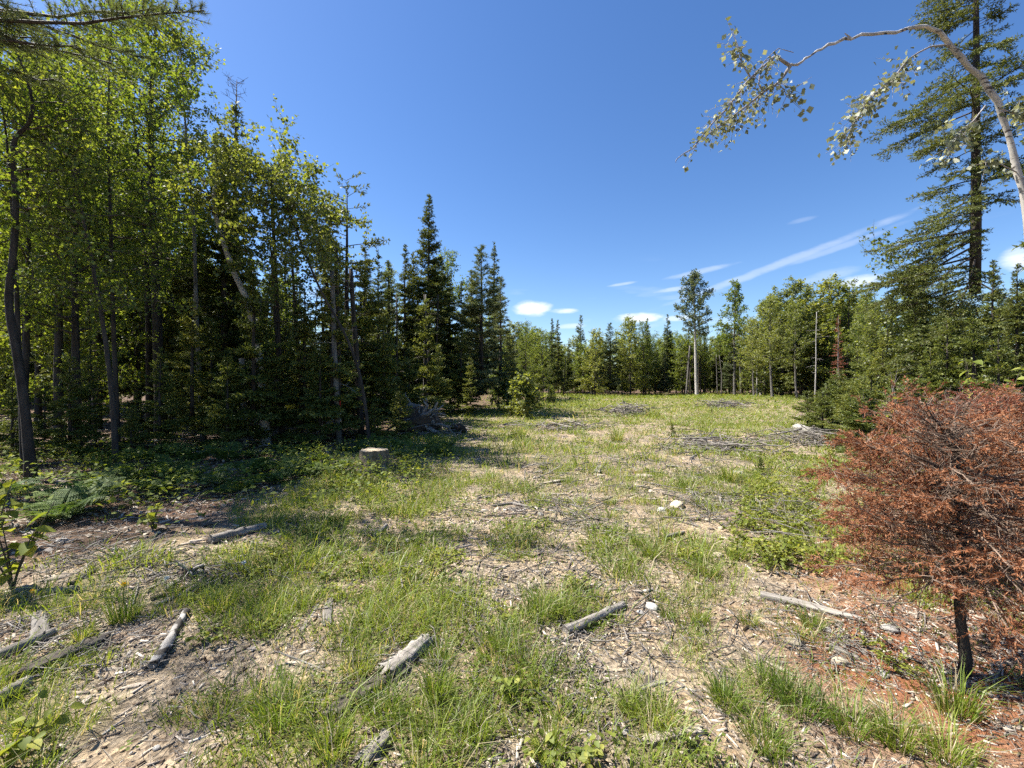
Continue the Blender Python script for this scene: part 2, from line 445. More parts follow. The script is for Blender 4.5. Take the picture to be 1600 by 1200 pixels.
# (px, py, half width m, half depth m, change of plant cover)
PATCH = [(640, 1035, .14, .16, -1.2), (560, 1090, .14, .14, -1.0), (262, 1005, .12, .2, -.8), (590, 1172, .1, .1, -.9), (930, 970, .16, .12, -1.), (370, 840, .3, .12, -.9), (75, 1015, .3, .14, -.9), (505, 960, .14, .14, -.9), (590, 742, .4, .3, -.6),
         (1010, 1040, .85, .62, -.75), (930, 800, 1.7, .55, -.45), (1110, 780, .8, .5, -.5), (850, 1070, .35, .35, -.6), (150, 850, 1.5, .6, -.9),
         (70, 990, .8, .4, -.6), (330, 1185, .45, .15, -.7), (1110, 692, 1.9, .5, -.8), (1420, 1010, .9, .8, -.9), (980, 646, 1.6, 1.4, -1.),
         (500, 945, .3, .3, -.5), (890, 668, 3, .9, -.45), (1170, 900, .8, .35, -.45), (1130, 637, 3, 2, -.5), (660, 1060, .18, .2, -.4), (740, 890, .3, .3, -.3),
         (1000, 920, .7, .3, -.3), (830, 740, .9, .7, -.35), (250, 1110, .35, .12, -.4), (1280, 1010, .5, .3, -.35), (180, 1010, .6, .2, -.45), (1060, 820, .8, .4, -.4),
         (700, 745, 1.0, 1.0, .3), (470, 860, .9, .8, .45), (870, 940, .4, .25, .55), (1200, 800, .7, .9, .6), (430, 1090, .35, .3, .35), (600, 1140, .4, .15, .3),
         (930, 628, 9, 8, .6), (640, 950, .6, .4, .3), (190, 945, .35, .2, .5), (340, 930, .3, .3, .4), (780, 1010, .25, .3, .4), (1250, 1110, .5, .2, .35), (1180, 860, .5, .4, .35),
         (1200, 640, 6, 6, .45), (560, 1020, .25, .25, .3), (760, 700, 2.4, 1.6, .25), (900, 710, 1.5, .8, .25), (700, 1130, .3, .12, .3), (90, 1130, .4, .2, .35), (1100, 885, .25, .2, .4), (1040, 740, .8, .5, .35)]
PATCHW = [(gp(a, b), c, d, e) for (a, b, c, d, e) in PATCH]


def veg(x, y):
    n = fbm(x / 1.15, y / 1.15, 60, 4); n2 = fbm(x / .30, y / .30, 70, 3)
    v = .50 + 1.5 * (n - .5) + 3.4 * (n2 - .5)
    for (c, a, b, e) in PATCHW: v = v + (.55 if e > -.85 else .8) * e * np.exp(-(((x - c[0]) / a) ** 2 + ((y - c[1]) / b) ** 2))
    f = forest(x, y); v = v + .22 * sstep(12, 30, y)
    return np.clip(v * (1 - .75 * f), 0, 1)


DEADFIR = [(2.46, 2.34), (3.5, 3.4), (3.6, 2.75), (4.6, 4.0)]


def needle(x, y):
    v = 0
    for (a, b), s in zip(DEADFIR, (.72, .85, .8, .8)): v = np.maximum(v, np.exp(-((x - a + .12) ** 2 + (y - b) ** 2) / (s * s)))
    return np.clip(v * 1.4 + .9 * (fbm(x / .3, y / .3, 82, 3) - .55), 0, 1)


def build_ground():
    n = 270; u = np.linspace(-1, 1, n); a = 6.3
    w = np.sinh(a * u) / np.sinh(a) * 420
    X, Y = np.meshgrid(w, w + 3.0, indexing='ij')
    Z = height(X, Y)
    V = np.stack([X, Y, Z], -1).reshape(-1, 3)
    i = (np.arange(n - 1)[:, None] * n + np.arange(n - 1)[None]).ravel()
    mb = MB(); mb.add(V, np.stack([i, i + n, i + n + 1, i + 1], -1))
    m, nt, N, L = nodes('ground_soil')
    geo = N('ShaderNodeNewGeometry')

    def attr(nm): k = N('ShaderNodeAttribute'); k.attribute_name = nm; return k.outputs['Fac']

    def noise(s, d=6, r=.6): k = N('ShaderNodeTexNoise'); k.inputs['Scale'].default_value = s; k.inputs['Detail'].default_value = d; k.inputs['Roughness'].default_value = r; L(geo.outputs['Position'], k.inputs['Vector']); return k.outputs[0]

    def mixc(f, c1, c2, op='MIX'):
        k = N('ShaderNodeMixRGB'); k.blend_type = op
        if isinstance(f, float): k.inputs[0].default_value = f
        else: L(f, k.inputs[0])
        for i_, c in ((1, c1), (2, c2)):
            if isinstance(c, tuple): k.inputs[i_].default_value = (*c, 1)
            else: L(c, k.inputs[i_])
        return k.outputs[0]
    n1 = noise(1.6, 4); n2 = noise(18, 8, .7); n3 = noise(70, 5, .7)
    r1 = ramp(N, [(.32, (.085, .065, .047)), (.5, (.27, .22, .16)), (.66, (.47, .395, .295))]); L(n2, r1.inputs[0])
    r2 = ramp(N, [(.35, (.24, .20, .155)), (.65, (.43, .325, .19))]); L(n1, r2.inputs[0])
    base = mixc(.45, r1.outputs[0], r2.outputs[0])
    vo = N('ShaderNodeTexVoronoi'); vo.inputs['Scale'].default_value = 42; L(geo.outputs['Position'], vo.inputs['Vector'])
    sepc = N('ShaderNodeSeparateColor'); L(vo.outputs['Color'], sepc.inputs[0])
    rv = ramp(N, [(0, (.45, .42, .38)), (.5, (1, 1, 1)), (1, (1.5, 1.42, 1.3))]); L(sepc.outputs[0], rv.inputs[0])
    base = mixc(.9, base, rv.outputs[0], 'MULTIPLY')
    rg = ramp(N, [(.3, (.085, .082, .032)), (.7, (.23, .20, .095))]); L(n2, rg.inputs[0])
    vf = N('ShaderNodeMapRange'); L(attr('veg'), vf.inputs[0]); vf.inputs[1].default_value = .3; vf.inputs[2].default_value = .95; vf.inputs[4].default_value = .72
    base = mixc(vf.outputs[0], base, rg.outputs[0])
    rf = ramp(N, [(.3, (.045, .030, .020)), (.55, (.13, .085, .055)), (.75, (.24, .17, .115))]); L(n2, rf.inputs[0])
    base = mixc(attr('forest'), base, rf.outputs[0])
    rn = ramp(N, [(.3, (.13, .050, .024)), (.6, (.30, .125, .062)), (.8, (.40, .19, .105))]); L(n3, rn.inputs[0])
    base = mixc(attr('needle'), base, rn.outputs[0])
    p = N('ShaderNodeBsdfPrincipled'); p.inputs['Roughness'].default_value = .95; p.inputs['Specular IOR Level'].default_value = .15; L(base, p.inputs['Base Color'])
    b1 = N('ShaderNodeBump'); b1.inputs['Strength'].default_value = .9; b1.inputs['Distance'].default_value = .035; L(n2, b1.inputs['Height'])
    b2 = N('ShaderNodeBump'); b2.inputs['Strength'].default_value = .8; b2.inputs['Distance'].default_value = .012; L(vo.outputs['Distance'], b2.inputs['Height']); L(b1.outputs[0], b2.inputs['Normal'])
    L(b2.outputs[0], p.inputs['Normal'])
    o = N('ShaderNodeOutputMaterial'); L(p.outputs[0], o.inputs[0])
    me = mb.mesh('ground', m)
    for nm, fn in (('veg', veg), ('forest', forest), ('needle', needle)):
        at_ = me.attributes.new(nm, 'FLOAT', 'POINT'); at_.data.foreach_set('value', fn(V[:, 0], V[:, 1]).astype(np.float32))
    g = obj('ground', me); g['kind'] = 'structure'


build_ground()


# ------------------------------------------------------------------ tree builders
def conifer(seed, H, R, clear=.6, nl=.13, nw=.035, step=.10, npb=3, whorl=.30, nb=5, gap=.13, e0=-8, e1=45, droop=.18, shape=.75,
            side=None, dead=10, tr=None, mat='spruce', style='blade', tlmax=.6, lean=(0, 0), bare_tip=0., inner=.12, gapsz=0., barkm='bark', twigm='twig', thin=.0, ej=6, patch=0., outer=0., tj=.14):
    rng = np.random.default_rng(seed)
    tr = tr or .011 * H + .02
    n = 9; zz = np.linspace(-.15, H, n); w = np.cumsum(rng.normal(0, .012 * H / n, (n, 2)), 0); w[:2] = 0
    tp = np.stack([w[:, 0] + lean[0] * (zz / H) ** 1.5, w[:, 1] + lean[1] * (zz / H) ** 1.5, zz], 1)
    trad = tr * np.clip(1 - zz / H, 0, 1) ** .85 + .006; trad[0] *= 1.35
    tm = MB(); tm.tube(tp, trad, 8 if tr > .05 else 6, rough=.12, rng=rng)

    def tpos(z): return np.array([np.interp(z, zz, tp[:, 0]), np.interp(z, zz, tp[:, 1]), z])
    bm = MB(); nm = MB(); SP = []; SD = []
    SP0 = []; SP1 = []; SR = []

    def twset(P, D, l, r, ok=None):
        if r > .0025 or nl < .1: SP0.append(P); SP1.append(P + D * l[:, None]); SR.append(np.full(len(P), r))
        if ok is not None: P, D, l = P[ok], D[ok], l[ok]
        if len(P) == 0: return
        k = np.maximum(np.ceil(l / step).astype(int), 1); idx = np.repeat(np.arange(len(P)), k)
        u = (np.arange(len(idx)) - np.repeat(np.cumsum(k) - k, k) + rng.random(len(idx))) / np.repeat(k, k)
        SP.append(P[idx] + D[idx] * (l[idx] * u)[:, None]); SD.append(D[idx])
    z = clear; Ht = H - bare_tip
    while z < Ht - .05:
        t = (z - clear) / (Ht - clear)
        for q in range(max(3, nb + rng.integers(-1, 2) - (1 if t > .8 else 0))):
            if rng.random() < thin: continue
            az = rng.random() * 6.283; zz0 = z + rng.uniform(-.5, .5) * whorl
            Lb = (R * (1 - t) ** shape * rng.uniform(.62, 1.12) + .07) * (side(az, zz0) if side else 1)
            if gapsz: Lb *= 1 - gapsz * vnoise(az * 1.2 + seed, zz0 * .9, 91)
            if Lb < .06: continue
            e = math.radians(e0 + (e1 - e0) * t ** 1.3 + rng.normal(0, ej)); hv = np.array([math.cos(az), math.sin(az), 0])
            s = np.linspace(0, Lb, 6); dz = math.sin(e) * s - droop * (s ** 2) / max(Lb, .3) * .8 + .10 * droop * (s / Lb) ** 4 * Lb * 4
            sw = np.array([-hv[1], hv[0], 0]) * (rng.normal(0, .08) * s ** 2 / Lb)[:, None]
            bp = tpos(zz0) + hv * (math.cos(e) * s)[:, None] + sw; bp[:, 2] += dz
            br = (.004 + .009 * Lb) * (1 - .8 * s / Lb); bm.tube(bp, br, 4 if Lb > .8 else 3, cap=False)
            g_ = gap if Lb > .5 else gap * .8
            ss = np.arange(max(inner * Lb, .06), Lb, g_); ss = np.repeat(ss, 2) + rng.uniform(-.4, .4, 2 * len(ss)) * g_; ss = np.clip(ss, 0, Lb)
            P = np.stack([np.interp(ss, s, bp[:, i]) for i in range(3)], 1)
            Tn = nrm(np.gradient(bp, axis=0)); T = nrm(np.stack([np.interp(ss, s, Tn[:, i]) for i in range(3)], 1))
            sg = np.where(np.arange(len(ss)) % 2, 1., -1.)[:, None]; pe = nrm(np.cross(T, [0, 0, 1.]))
            D = nrm(T * .68 + pe * sg * .72 + np.stack([np.zeros(len(ss)), np.zeros(len(ss)), rng.normal(-.06, tj, len(ss))], 1))
            l = np.minimum(.55 * (Lb - ss) + .09, min(.40 * Lb + .05, tlmax)) * rng.uniform(.65, 1.15, len(ss))
            fo = ss / Lb + rng.normal(0, .12, len(ss)) if outer else None
            twset(P, D, l, .0028, None if fo is None else fo > outer)
            big = l > (.30 if not outer else .16)
            if big.any():
                P1, D1, l1 = P[big], D[big], l[big]
                for f in (.3, .5, .7):
                    for sgn in (-1, 1):
                        pe1 = nrm(np.cross(D1, [0, 0, 1.])) * sgn
                        D2 = nrm(D1 * .7 + pe1 * .7 + np.array([0, 0, -.08])); l2 = .42 * l1 * (1 - f) + .07
                        twset(P1 + D1 * (l1 * f)[:, None], D2, l2 * rng.uniform(.7, 1.2, len(l1)), .002, None if fo is None else (fo[big] > outer))
            # along the branch itself
            k = max(2, int(Lb * (1 - inner) / step)); u = np.linspace(max(inner, outer) * Lb, Lb, k)
            SP.append(np.stack([np.interp(u, s, bp[:, i]) for i in range(3)], 1)); SD.append(nrm(np.stack([np.interp(u, s, Tn[:, i]) for i in range(3)], 1)))
        z += whorl * rng.uniform(.8, 1.2) * (1.1 - .45 * t)
    # leader
    u = np.linspace(Ht - .35, Ht, 7); SP.append(np.stack([tpos(v) for v in u])); SD.append(np.tile([[0, 0, 1.]], (7, 1)))
    # dead bare branches on the lower trunk and on a dead tip
    for q in range(dead):
        z0 = rng.uniform(.15, 1) * clear if clear > .5 else rng.uniform(.1, .5)
        az = rng.random() * 6.283; hv = np.array([math.cos(az), math.sin(az), 0]); Lb = R * rng.uniform(.3, .85); s = np.linspace(0, 1, 4)
        bp = tpos(z0) + hv * (Lb * s)[:, None]; bp[:, 2] += Lb * (-.05 * s - .35 * s * s * rng.random()); bm.tube(bp, .010 * (1 - .8 * s) + .002, 3, cap=False)
        u = rng.uniform(.3, .95, 6); P = np.stack([np.interp(u, s, bp[:, i]) for i in range(3)], 1); D = nrm(hv * .7 + rng.normal(0, .5, (6, 3))); bm.sticks(P, P + D * rng.uniform(.1, .4, (6, 1)) * Lb, .003, .001)
    if bare_tip:
        for q in range(14):
            z0 = rng.uniform(Ht, H); az = rng.random() * 6.283; hv = np.array([math.cos(az), math.sin(az), .5]); P = tpos(z0)[None]; bm.sticks(P, P + hv * rng.uniform(.12, .38), .008, .003)
            D = nrm(rng.normal(0, 1, (3, 3)) + [0, 0, .6]); Q = P + hv * .2; bm.sticks(np.repeat(Q, 3, 0), Q + D * .16, .005, .003)
    SP = np.concatenate(SP); SD = np.concatenate(SD)
    if patch:      # needles have dropped off in places
        kp = vnoise(SP[:, 0] * 4.5 + SP[:, 2] * 3, SP[:, 1] * 4.5 - SP[:, 2] * 5, 92) + rng.normal(0, .12, len(SP)) > patch; SP, SD = SP[kp], SD[kp]
    if SP0: bm.sticks(np.concatenate(SP0), np.concatenate(SP1), np.concatenate(SR), np.concatenate(SR) * .5)
    if style == 'blade':
        P = np.repeat(SP, npb, 0); D = np.repeat(SD, npb, 0); Rr = rng.normal(size=P.shape); Rr -= (Rr * D).sum(1, keepdims=True) * D; Rr = nrm(Rr); Rr[:, 2] += .25
        D2 = nrm(D * .75 + Rr * .62); k = len(P)
        nm.leaves(P - D2 * nl * .15, D2, nrm(rng.normal(size=P.shape) * .6 + [0, 0, 1]), nl * rng.uniform(.7, 1.2, k), nw * rng.uniform(.7, 1.3, k), .1, np.clip(np.repeat(rng.random(len(SP)), npb) * .75 + .25 * rng.random(k), 0, 1))
    elif style == 'spike':
        P = np.repeat(SP, npb, 0) + rng.normal(0, .3 * nl, (len(SP) * npb, 3)); D = np.repeat(SD, npb, 0); Rr = rng.normal(size=P.shape); Rr -= (Rr * D).sum(1, keepdims=True) * D; Rr = nrm(Rr)
        nm.spikes(P, nrm(D * .7 + Rr * .7), nl * rng.uniform(.7, 1.2, len(P)), nw, np.repeat(rng.random(len(SP)), npb), rng)
    elif style == 'tuft':
        P = np.repeat(SP, npb, 0); D = np.repeat(SD, npb, 0); Rr = nrm(rng.normal(size=P.shape)); D2 = nrm(D * .55 + Rr * .75 + [0, 0, .15])
        nm.spikes(P, D2, nl * rng.uniform(.7, 1.15, len(P)), nw, np.repeat(rng.random(len(SP)), npb), rng)
    nmx = 'tree'
    parts = [('trunk', tm.mesh('conifer_trunk', M[barkm])), ('branches', bm.mesh('conifer_branches', M[twigm])), ('crown', nm.mesh('conifer_crown', M[mat], False))]
    return dict(H=H, parts=parts)


def leaf_cloud(nm, rng, P, D, l, spacing, leaf, droop=.3, jit=.04):
    k = np.maximum((l / spacing).astype(int), 2); idx = np.repeat(np.arange(len(P)), k); u = rng.random(len(idx)) * 1.05
    C = P[idx] + D[idx] * (l[idx] * u)[:, None] + rng.normal(0, jit, (len(idx), 3)); n = len(idx)
    dd = nrm(rng.normal(size=(n, 3)) + D[idx] * .5 + [0, 0, -droop]); N_ = nrm(rng.normal(size=(n, 3)) * .8 + [0, 0, .6])
    s = leaf * rng.uniform(.65, 1.25, n)
    nm.leaves(C, dd, N_, s, s * rng.uniform(.65, .95, n), .12, np.clip(np.repeat(rng.random(len(P)), k) * .5 + .5 * rng.random(n), 0, 1))


def broadleaf(seed, path, r0, R, t0=.35, limbs=26, leaf=.075, spacing=.05, e=(15, 60), mat='maple', barkm='bark', prof=None, gap=.2, tw=(.25, .6), droop=.3, sides=8, sub=3, rough=.12, bias=None, r1=.15):
    rng = np.random.default_rng(seed); path = np.asarray(path, float)
    t = np.linspace(0, 1, len(path)); tf = np.linspace(0, 1, max(14, len(path) * 3))
    # smooth path
    pts = np.stack([np.interp(tf, t, path[:, i]) for i in range(3)], 1)
    for _ in range(2): pts[1:-1] = (pts[:-2] + 2 * pts[1:-1] + pts[2:]) / 4
    rad = r0 * (1 - (1 - r1) * tf) * (1 + .35 * np.exp(-tf * 25))
    tm = MB(); tm.tube(pts, rad, sides, rough=rough, rng=rng)
    bm = MB(); nm = MB(); prof = prof or (lambda a: math.sin(math.pi * min(1, .18 + .82 * a)) ** .6 if a < 1 else .3)
    PP = []; DD = []; LL = []
    for i in range(limbs):
        a = (i + rng.random()) / limbs; tt = t0 + (1 - t0) * a; c = np.array([np.interp(tt, tf, pts[:, j]) for j in range(3)])
        az = i * 2.4 + rng.normal(0, .4); el = math.radians(e[0] + (e[1] - e[0]) * a + rng.normal(0, 8)); Lb = R * prof(a) * rng.uniform(.65, 1.1)
        hv = np.array([math.cos(az), math.sin(az), 0.])
        if bias is not None: hv = nrm((hv + np.array([*bias, 0]))[None])[0]
        s = np.linspace(0, Lb, 7); w = np.cumsum(rng.normal(0, .05 * Lb, (7, 3)), 0) * .5; w[0] = 0
        bp = c + hv * (math.cos(el) * s)[:, None] + w; bp[:, 2] += math.sin(el) * s + .12 * s ** 2 / max(Lb, .1) - droop * .25 * s ** 2 / max(Lb, .1)
        rb = np.interp(tt, tf, rad) * .5; bm.tube(bp, np.maximum(rb * (1 - .85 * s / Lb), .004), 5, cap=False)
        ss = np.arange(.22 * Lb, Lb, gap * .5); ss = np.append(ss, Lb); P = np.stack([np.interp(ss, s, bp[:, j]) for j in range(3)], 1)
        T = nrm((bp[-1] - bp[0])[None]); D = nrm(T * .55 + rng.normal(0, .6, (len(ss), 3))); l = rng.uniform(*tw, len(ss)) * (1.15 - .45 * ss / Lb)
        bm.sticks(P, P + D * l[:, None], .006, .0025)
        for q in range(sub):
            f = rng.uniform(.3, 1, len(ss)); D2 = nrm(D * .6 + rng.normal(0, .6, (len(ss), 3)) + [0, 0, -droop * .3]); l2 = l * rng.uniform(.35, .75, len(ss))
            P2 = P + D * (l * f)[:, None]; bm.sticks(P2, P2 + D2 * l2[:, None], .0035, .0015); PP.append(P2); DD.append(D2); LL.append(l2)
        PP.append(P); DD.append(D); LL.append(l)
    leaf_cloud(nm, rng, np.concatenate(PP), np.concatenate(DD), np.concatenate(LL), spacing, leaf, droop)
    return dict(H=float(path[-1][2]), parts=[('trunk', tm.mesh('broadleaf_trunk', M[barkm])), ('branches', bm.mesh('broadleaf_branches', M['twig'])), ('crown', nm.mesh('broadleaf_crown', M[mat], False))])


def vpath(H, rng, wob=.03, n=7, lean=(0, 0)):
    z = np.linspace(-.15, H, n); w = np.cumsum(rng.normal(0, wob * H / n, (n, 2)), 0); w[0] = 0
    return np.stack([w[:, 0] + lean[0] * z / H, w[:, 1] + lean[1] * z / H, z], 1)


_r = np.random.default_rng(5)
PR = {}
# spruce and fir prototypes (height about 10 m unless noted)
PR['sp1'] = conifer(11, 10, 1.8, 1.3, step=.115, nl=.15, nw=.042, dead=26, nb=5, gapsz=.55, tj=.25)
PR['sp2'] = conifer(12, 10, 1.5, 1.8, step=.115, nl=.15, nw=.042, dead=26, nb=5, gapsz=.6, droop=.28, tj=.25)
PR['sp3'] = conifer(13, 10, 2.1, .8, step=.13, nl=.16, nw=.044, dead=20, nb=5, gapsz=.5, e0=-14, droop=.1, tj=.25)
PR['sp4'] = conifer(14, 10, 1.2, 2.8, nl=.15, nw=.040, dead=34, nb=5, gapsz=.6, thin=.08, droop=.3, tj=.25)
PR['fi1'] = conifer(21, 4, 1.25, .35, nl=.10, nw=.03, step=.065, whorl=.24, gap=.11, mat='fir', dead=5, e0=0, droop=.1, gapsz=.35)
PR['fi2'] = conifer(22, 4, 1.05, .5, nl=.10, nw=.03, step=.065, whorl=.26, gap=.11, mat='fir', dead=5, e0=4, droop=.14, gapsz=.5)
PR['fi3'] = conifer(23, 2, .95, .12, nl=.07, nw=.022, step=.05, whorl=.17, gap=.085, mat='fir', dead=2, e0=8, droop=.08, gapsz=.3)
PR['pi1'] = conifer(31, 9, 2.3, .9, nl=.17, nw=.024, step=.095, npb=7, whorl=.42, nb=5, gap=.2, e0=0, e1=55, droop=-.12, shape=.6, mat='pine', style='tuft', inner=.4, dead=20, gapsz=.6)
PR['pi2'] = conifer(32, 9, 1.9, 1.5, nl=.17, nw=.024, step=.095, npb=7, whorl=.45, nb=4, gap=.2, e0=5, e1=60, droop=-.15, shape=.55, mat='pine', style='tuft', inner=.45, dead=16, gapsz=.6)
PR['de1'] = broadleaf(41, vpath(11, _r), .12, 2.3, .34, 36, .085, .05)
PR['de2'] = broadleaf(42, vpath(11, _r, .05), .10, 1.9, .42, 32, .08, .05)
PR['de3'] = broadleaf(43, vpath(9, _r, .04), .08, 2.0, .25, 32, .09, .055, e=(5, 55))
PR['as1'] = broadleaf(44, vpath(12, _r, .03), .12, 2.3, .34, 40, .11, .05, mat='birch', barkm='greybark')
PR['as2'] = broadleaf(45, vpath(12, _r, .03), .11, 1.8, .52, 28, .08, .05, mat='birch', barkm='birchbark')
PR['ma1'] = broadleaf(46, vpath(7, _r, .05), .05, 1.9, .22, 26, .10, .065, e=(0, 40), mat='maple')
PR['dd1'] = conifer(51, 8, .9, 2.0, nl=.08, nw=.02, npb=3, step=.12, dead=60, mat='rust', thin=.15, barkm='greybark', twigm='greytwig', gapsz=.6)


def beside(px):
    if px < 830:
        t = [(120, 'behind the crooked grey trunk'), (240, 'behind the slim maples'), (345, 'behind the thickest dark trunk'), (480, 'behind the leaning birch'), (600, 'behind the flat-limbed spruce'), (720, 'behind the tallest pointed spruce'), (999, 'behind the bushy white pine')]
    else:
        t = [(875, 'right of the round shrub'), (930, 'around the flat-topped pine'), (1000, 'behind the grey-green pine'), (1060, 'left of the lone aspen'), (1118, 'behind the lone aspen'), (1180, 'behind the spire-topped maple'), (1262, 'left of the white birch pole'), (1345, 'right of the white birch pole'), (1480, 'left of the big spruce trunk'), (9999, 'right of the big spruce trunk')]
    return next(b for a, b in t if px < a)


def place(key, px, d, top=None, label='', cat='spruce', name='spruce_tree', group=None, rz=None, H=None, wide=1., base=None):
    if '{w}' in label: label = label.replace('{w}', beside(px)); group = group + ', ' + beside(px)
    x = (px - 800) / FPX * d; z = hz(x, d) - .03
    p = PR[key]
    if top is not None: H = CAM_Z + (HOR - top) / FPX * d - z
    s = H / p['H']
    return thing(name, label, cat, (x, d, z), RNG.random() * 6.283 if rz is None else rz, (s * wide, s * wide, s), group, p['parts'])


# ------------------------------------------------------------------ trees: left edge of the clearing
def ppath(pix, d):
    """photo polyline at a distance (one value or one per point) -> base point and local path"""
    d = np.broadcast_to(np.asarray(d, float), (len(pix),))
    P = np.array([at(a, b, c) for (a, b), c in zip(pix, d)]); base = P[0].copy(); base[2] = hz(P[0][0], P[0][1]) - .05
    P[0][2] = base[2]; return base, P - base


def hero_broad(name, label, cat, pix, d, seed, r0, R, group=None, **k):
    base, P = ppath(pix, d); p = broadleaf(seed, P, r0, R, **k)
    return thing(name, label, cat, base, 0, None, group, p['parts'])


hero_broad('crooked_grey_tree', 'crooked dark grey trunk at the left edge, bending near its top', 'tree',
           [(50, 758), (44, 690), (36, 610), (24, 535), (10, 470), (24, 380), (25, 300), (17, 214), (44, 200), (54, 168), (42, 120), (22, 70)], 6.9, 301, .072, 1.5, t0=.5, limbs=20, leaf=.062, spacing=.045, mat='maple', barkm='bark', e=(5, 40))
hero_broad('crooked_grey_tree', 'thinner twin stem beside the crooked grey trunk at left edge', 'tree',
           [(38, 740), (34, 640), (28, 520), (24, 400), (16, 280), (8, 190), (-10, 90)], 7.3, 302, .045, 1.3, t0=.55, limbs=14, leaf=.075, spacing=.06, mat='maple', barkm='bark')
hero_broad('maple_tree', 'slim dark maple trunk leaning left, rising from the ferns', 'tree',
           [(181, 733), (178, 640), (166, 540), (152, 450), (132, 350), (110, 240), (95, 130)], 8.0, 303, .050, 1.6, t0=.42, limbs=26, leaf=.068, spacing=.040, mat='maple', e=(0, 45))
hero_broad('maple_tree', 'slender straight maple trunk just behind the leaning one in the ferns', 'tree',
           [(184, 712), (181, 600), (176, 480), (173, 350), (168, 200), (172, 80), (178, -20)], 9.2, 304, .052, 1.7, t0=.4, limbs=28, leaf=.070, spacing=.040, mat='maple', e=(0, 45))
hero_broad('tall_broadleaf_tree', 'tallest leafy tree of the left forest, thick dark trunk', 'tree',
           [(252, 662), (248, 560), (243, 450), (238, 330), (235, 200), (238, 90), (248, 8)], 12.5, 305, .145, 1.75, t0=.36, limbs=44, leaf=.078, spacing=.036, mat='maple', e=(5, 50))
hero_broad('tall_broadleaf_tree', 'dark second trunk left of the tallest leafy tree', 'tree',
           [(233, 655), (233, 540), (230, 430), (222, 300), (205, 150), (190, 30)], 13.5, 306, .10, 2.0, t0=.45, limbs=30, leaf=.078, spacing=.04, mat='maple', e=(5, 50))
hero_broad('tall_broadleaf_tree', 'tall leafy tree whose crown meets the sky right of the tallest one', 'tree',
           [(318, 690), (312, 600), (306, 480), (304, 350), (292, 230), (284, 120), (282, 50)], 11.8, 307, .07, .95, t0=.5, limbs=32, leaf=.072, spacing=.038, mat='maple', e=(0, 45), barkm='greybark')
hero_broad('birch_tree', 'white birch leaning left out of the dark forest edge', 'tree',
           [(417, 695), (410, 610), (402, 540), (388, 470), (364, 425), (343, 360), (332, 318), (338, 280), (352, 250)], 10.8, 308, .105, .95, t0=.66, limbs=24, leaf=.085, spacing=.05, mat='birch', barkm='birchbark', e=(-10, 35), prof=lambda a: .75 + .25 * math.sin(a * 3.1), bias=(.25, 0), r1=.3)
hero_broad('birch_tree', 'slim birch with a bright yellow-green crown reaching right into the sky', 'tree',
           [(578, 690), (572, 640), (562, 580), (540, 520), (500, 455), (470, 380), (455, 335), (430, 295), (412, 262)], 10.4, 309, .045, 1.45, t0=.58, limbs=38, leaf=.085, spacing=.042, mat='birch', barkm='bark', e=(-15, 40), prof=lambda a: .8 + .2 * math.sin(a * 3.1), r1=.25)
hero_broad('maple_tree', 'small leafy tree glowing bright green in the gap behind the birches', 'tree',
           [(440, 690), (438, 600), (430, 500), (425, 420), (420, 330)], 11.2, 310, .06, 1.2, t0=.5, limbs=22, leaf=.085, spacing=.055, mat='birch', e=(0, 40))

SPL = 'spruce'
place('sp1', 352, 13.6, 215, 'dark pointed spruce left of the dead-tipped spruce', wide=1.05)
PR['tipspruce'] = conifer(15, 10, 1.1, 1.6, dead=20, gapsz=.4, bare_tip=.7)
place('tipspruce', 366, 14.6, 122, 'dark spruce with a bare dead tip behind the bright birch crown')
PR['wide'] = conifer(16, 7.5, 2.7, 1.4, npb=2, step=.14, nl=.14, nw=.044, whorl=.42, nb=4, e0=2, e1=30, droop=.05, shape=.35, gapsz=.75, dead=20, inner=.4)
place('wide', 542, 13.0, 288, 'ragged spruce with long flat limbs stretching right into the sky')
PR['wide2'] = conifer(17, 7.5, 1.3, 1.2, lean=(-.9, 0), nl=.12, nw=.034, whorl=.38, nb=4, e0=-25, e1=10, droop=.3, shape=.5, gapsz=.5, dead=20)
place('wide2', 535, 13.8, 300, 'drooping spruce with its top bent left beside the flat-limbed one', rz=0.)
place('sp4', 590, 16, 392, 'narrow spruce spire just right of the flat-limbed spruce')
place('sp4', 570, 17, 370, 'thin spruce behind the flat limbs of the ragged spruce')
place('sp2', 632, 21, 383, 'narrow dark spruce left of the tallest pointed spruce')
PR['king'] = conifer(18, 11, 2.1, 1.6, step=.12, nl=.14, nw=.038, dead=34, whorl=.27, nb=6, gapsz=.45, tj=.25, droop=.14, e1=50)
place('king', 668, 21.5, 308, 'tallest pointed spruce in the middle of the left tree line')
place('sp3', 690, 24, 405, 'spruce tucked behind the right side of the tallest pointed spruce')
place('pi1', 752, 22.0, 392, 'bushy white pine ending the left tree line', 'pine', 'pine_tree', wide=1.3)
place('sp4', 773, 27, 380, 'slim dark spire rising behind the bushy white pine')
place('pi2', 782, 23.5, 440, 'lower white pine with limbs reaching right beside the clearing', 'pine', 'pine_tree', wide=1.3)
place('sp2', 722, 23.5, 440, 'spruce filling the gap between pointed spruce and white pine')
place('sp1', 606, 18.5, 408, 'full spruce between the flat-limbed and the tallest pointed spruce', wide=1.15)
place('sp3', 704, 24.5, 432, 'broad spruce right of the tallest pointed spruce', wide=1.1)
place('sp1', 738, 25.5, 424, 'spruce just left of the bushy white pine', wide=1.2)
place('sp3', 648, 24, 395, 'broad spruce left behind the tallest pointed spruce', wide=1.05)
place('de2', 612, 24, 420, 'pale leafy tree showing between two dark spruces', 'tree', 'broadleaf_tree')
place('de3', 704, 27, 398, 'bright leafy top peeping out beside the tallest pointed spruce', 'tree', 'broadleaf_tree')

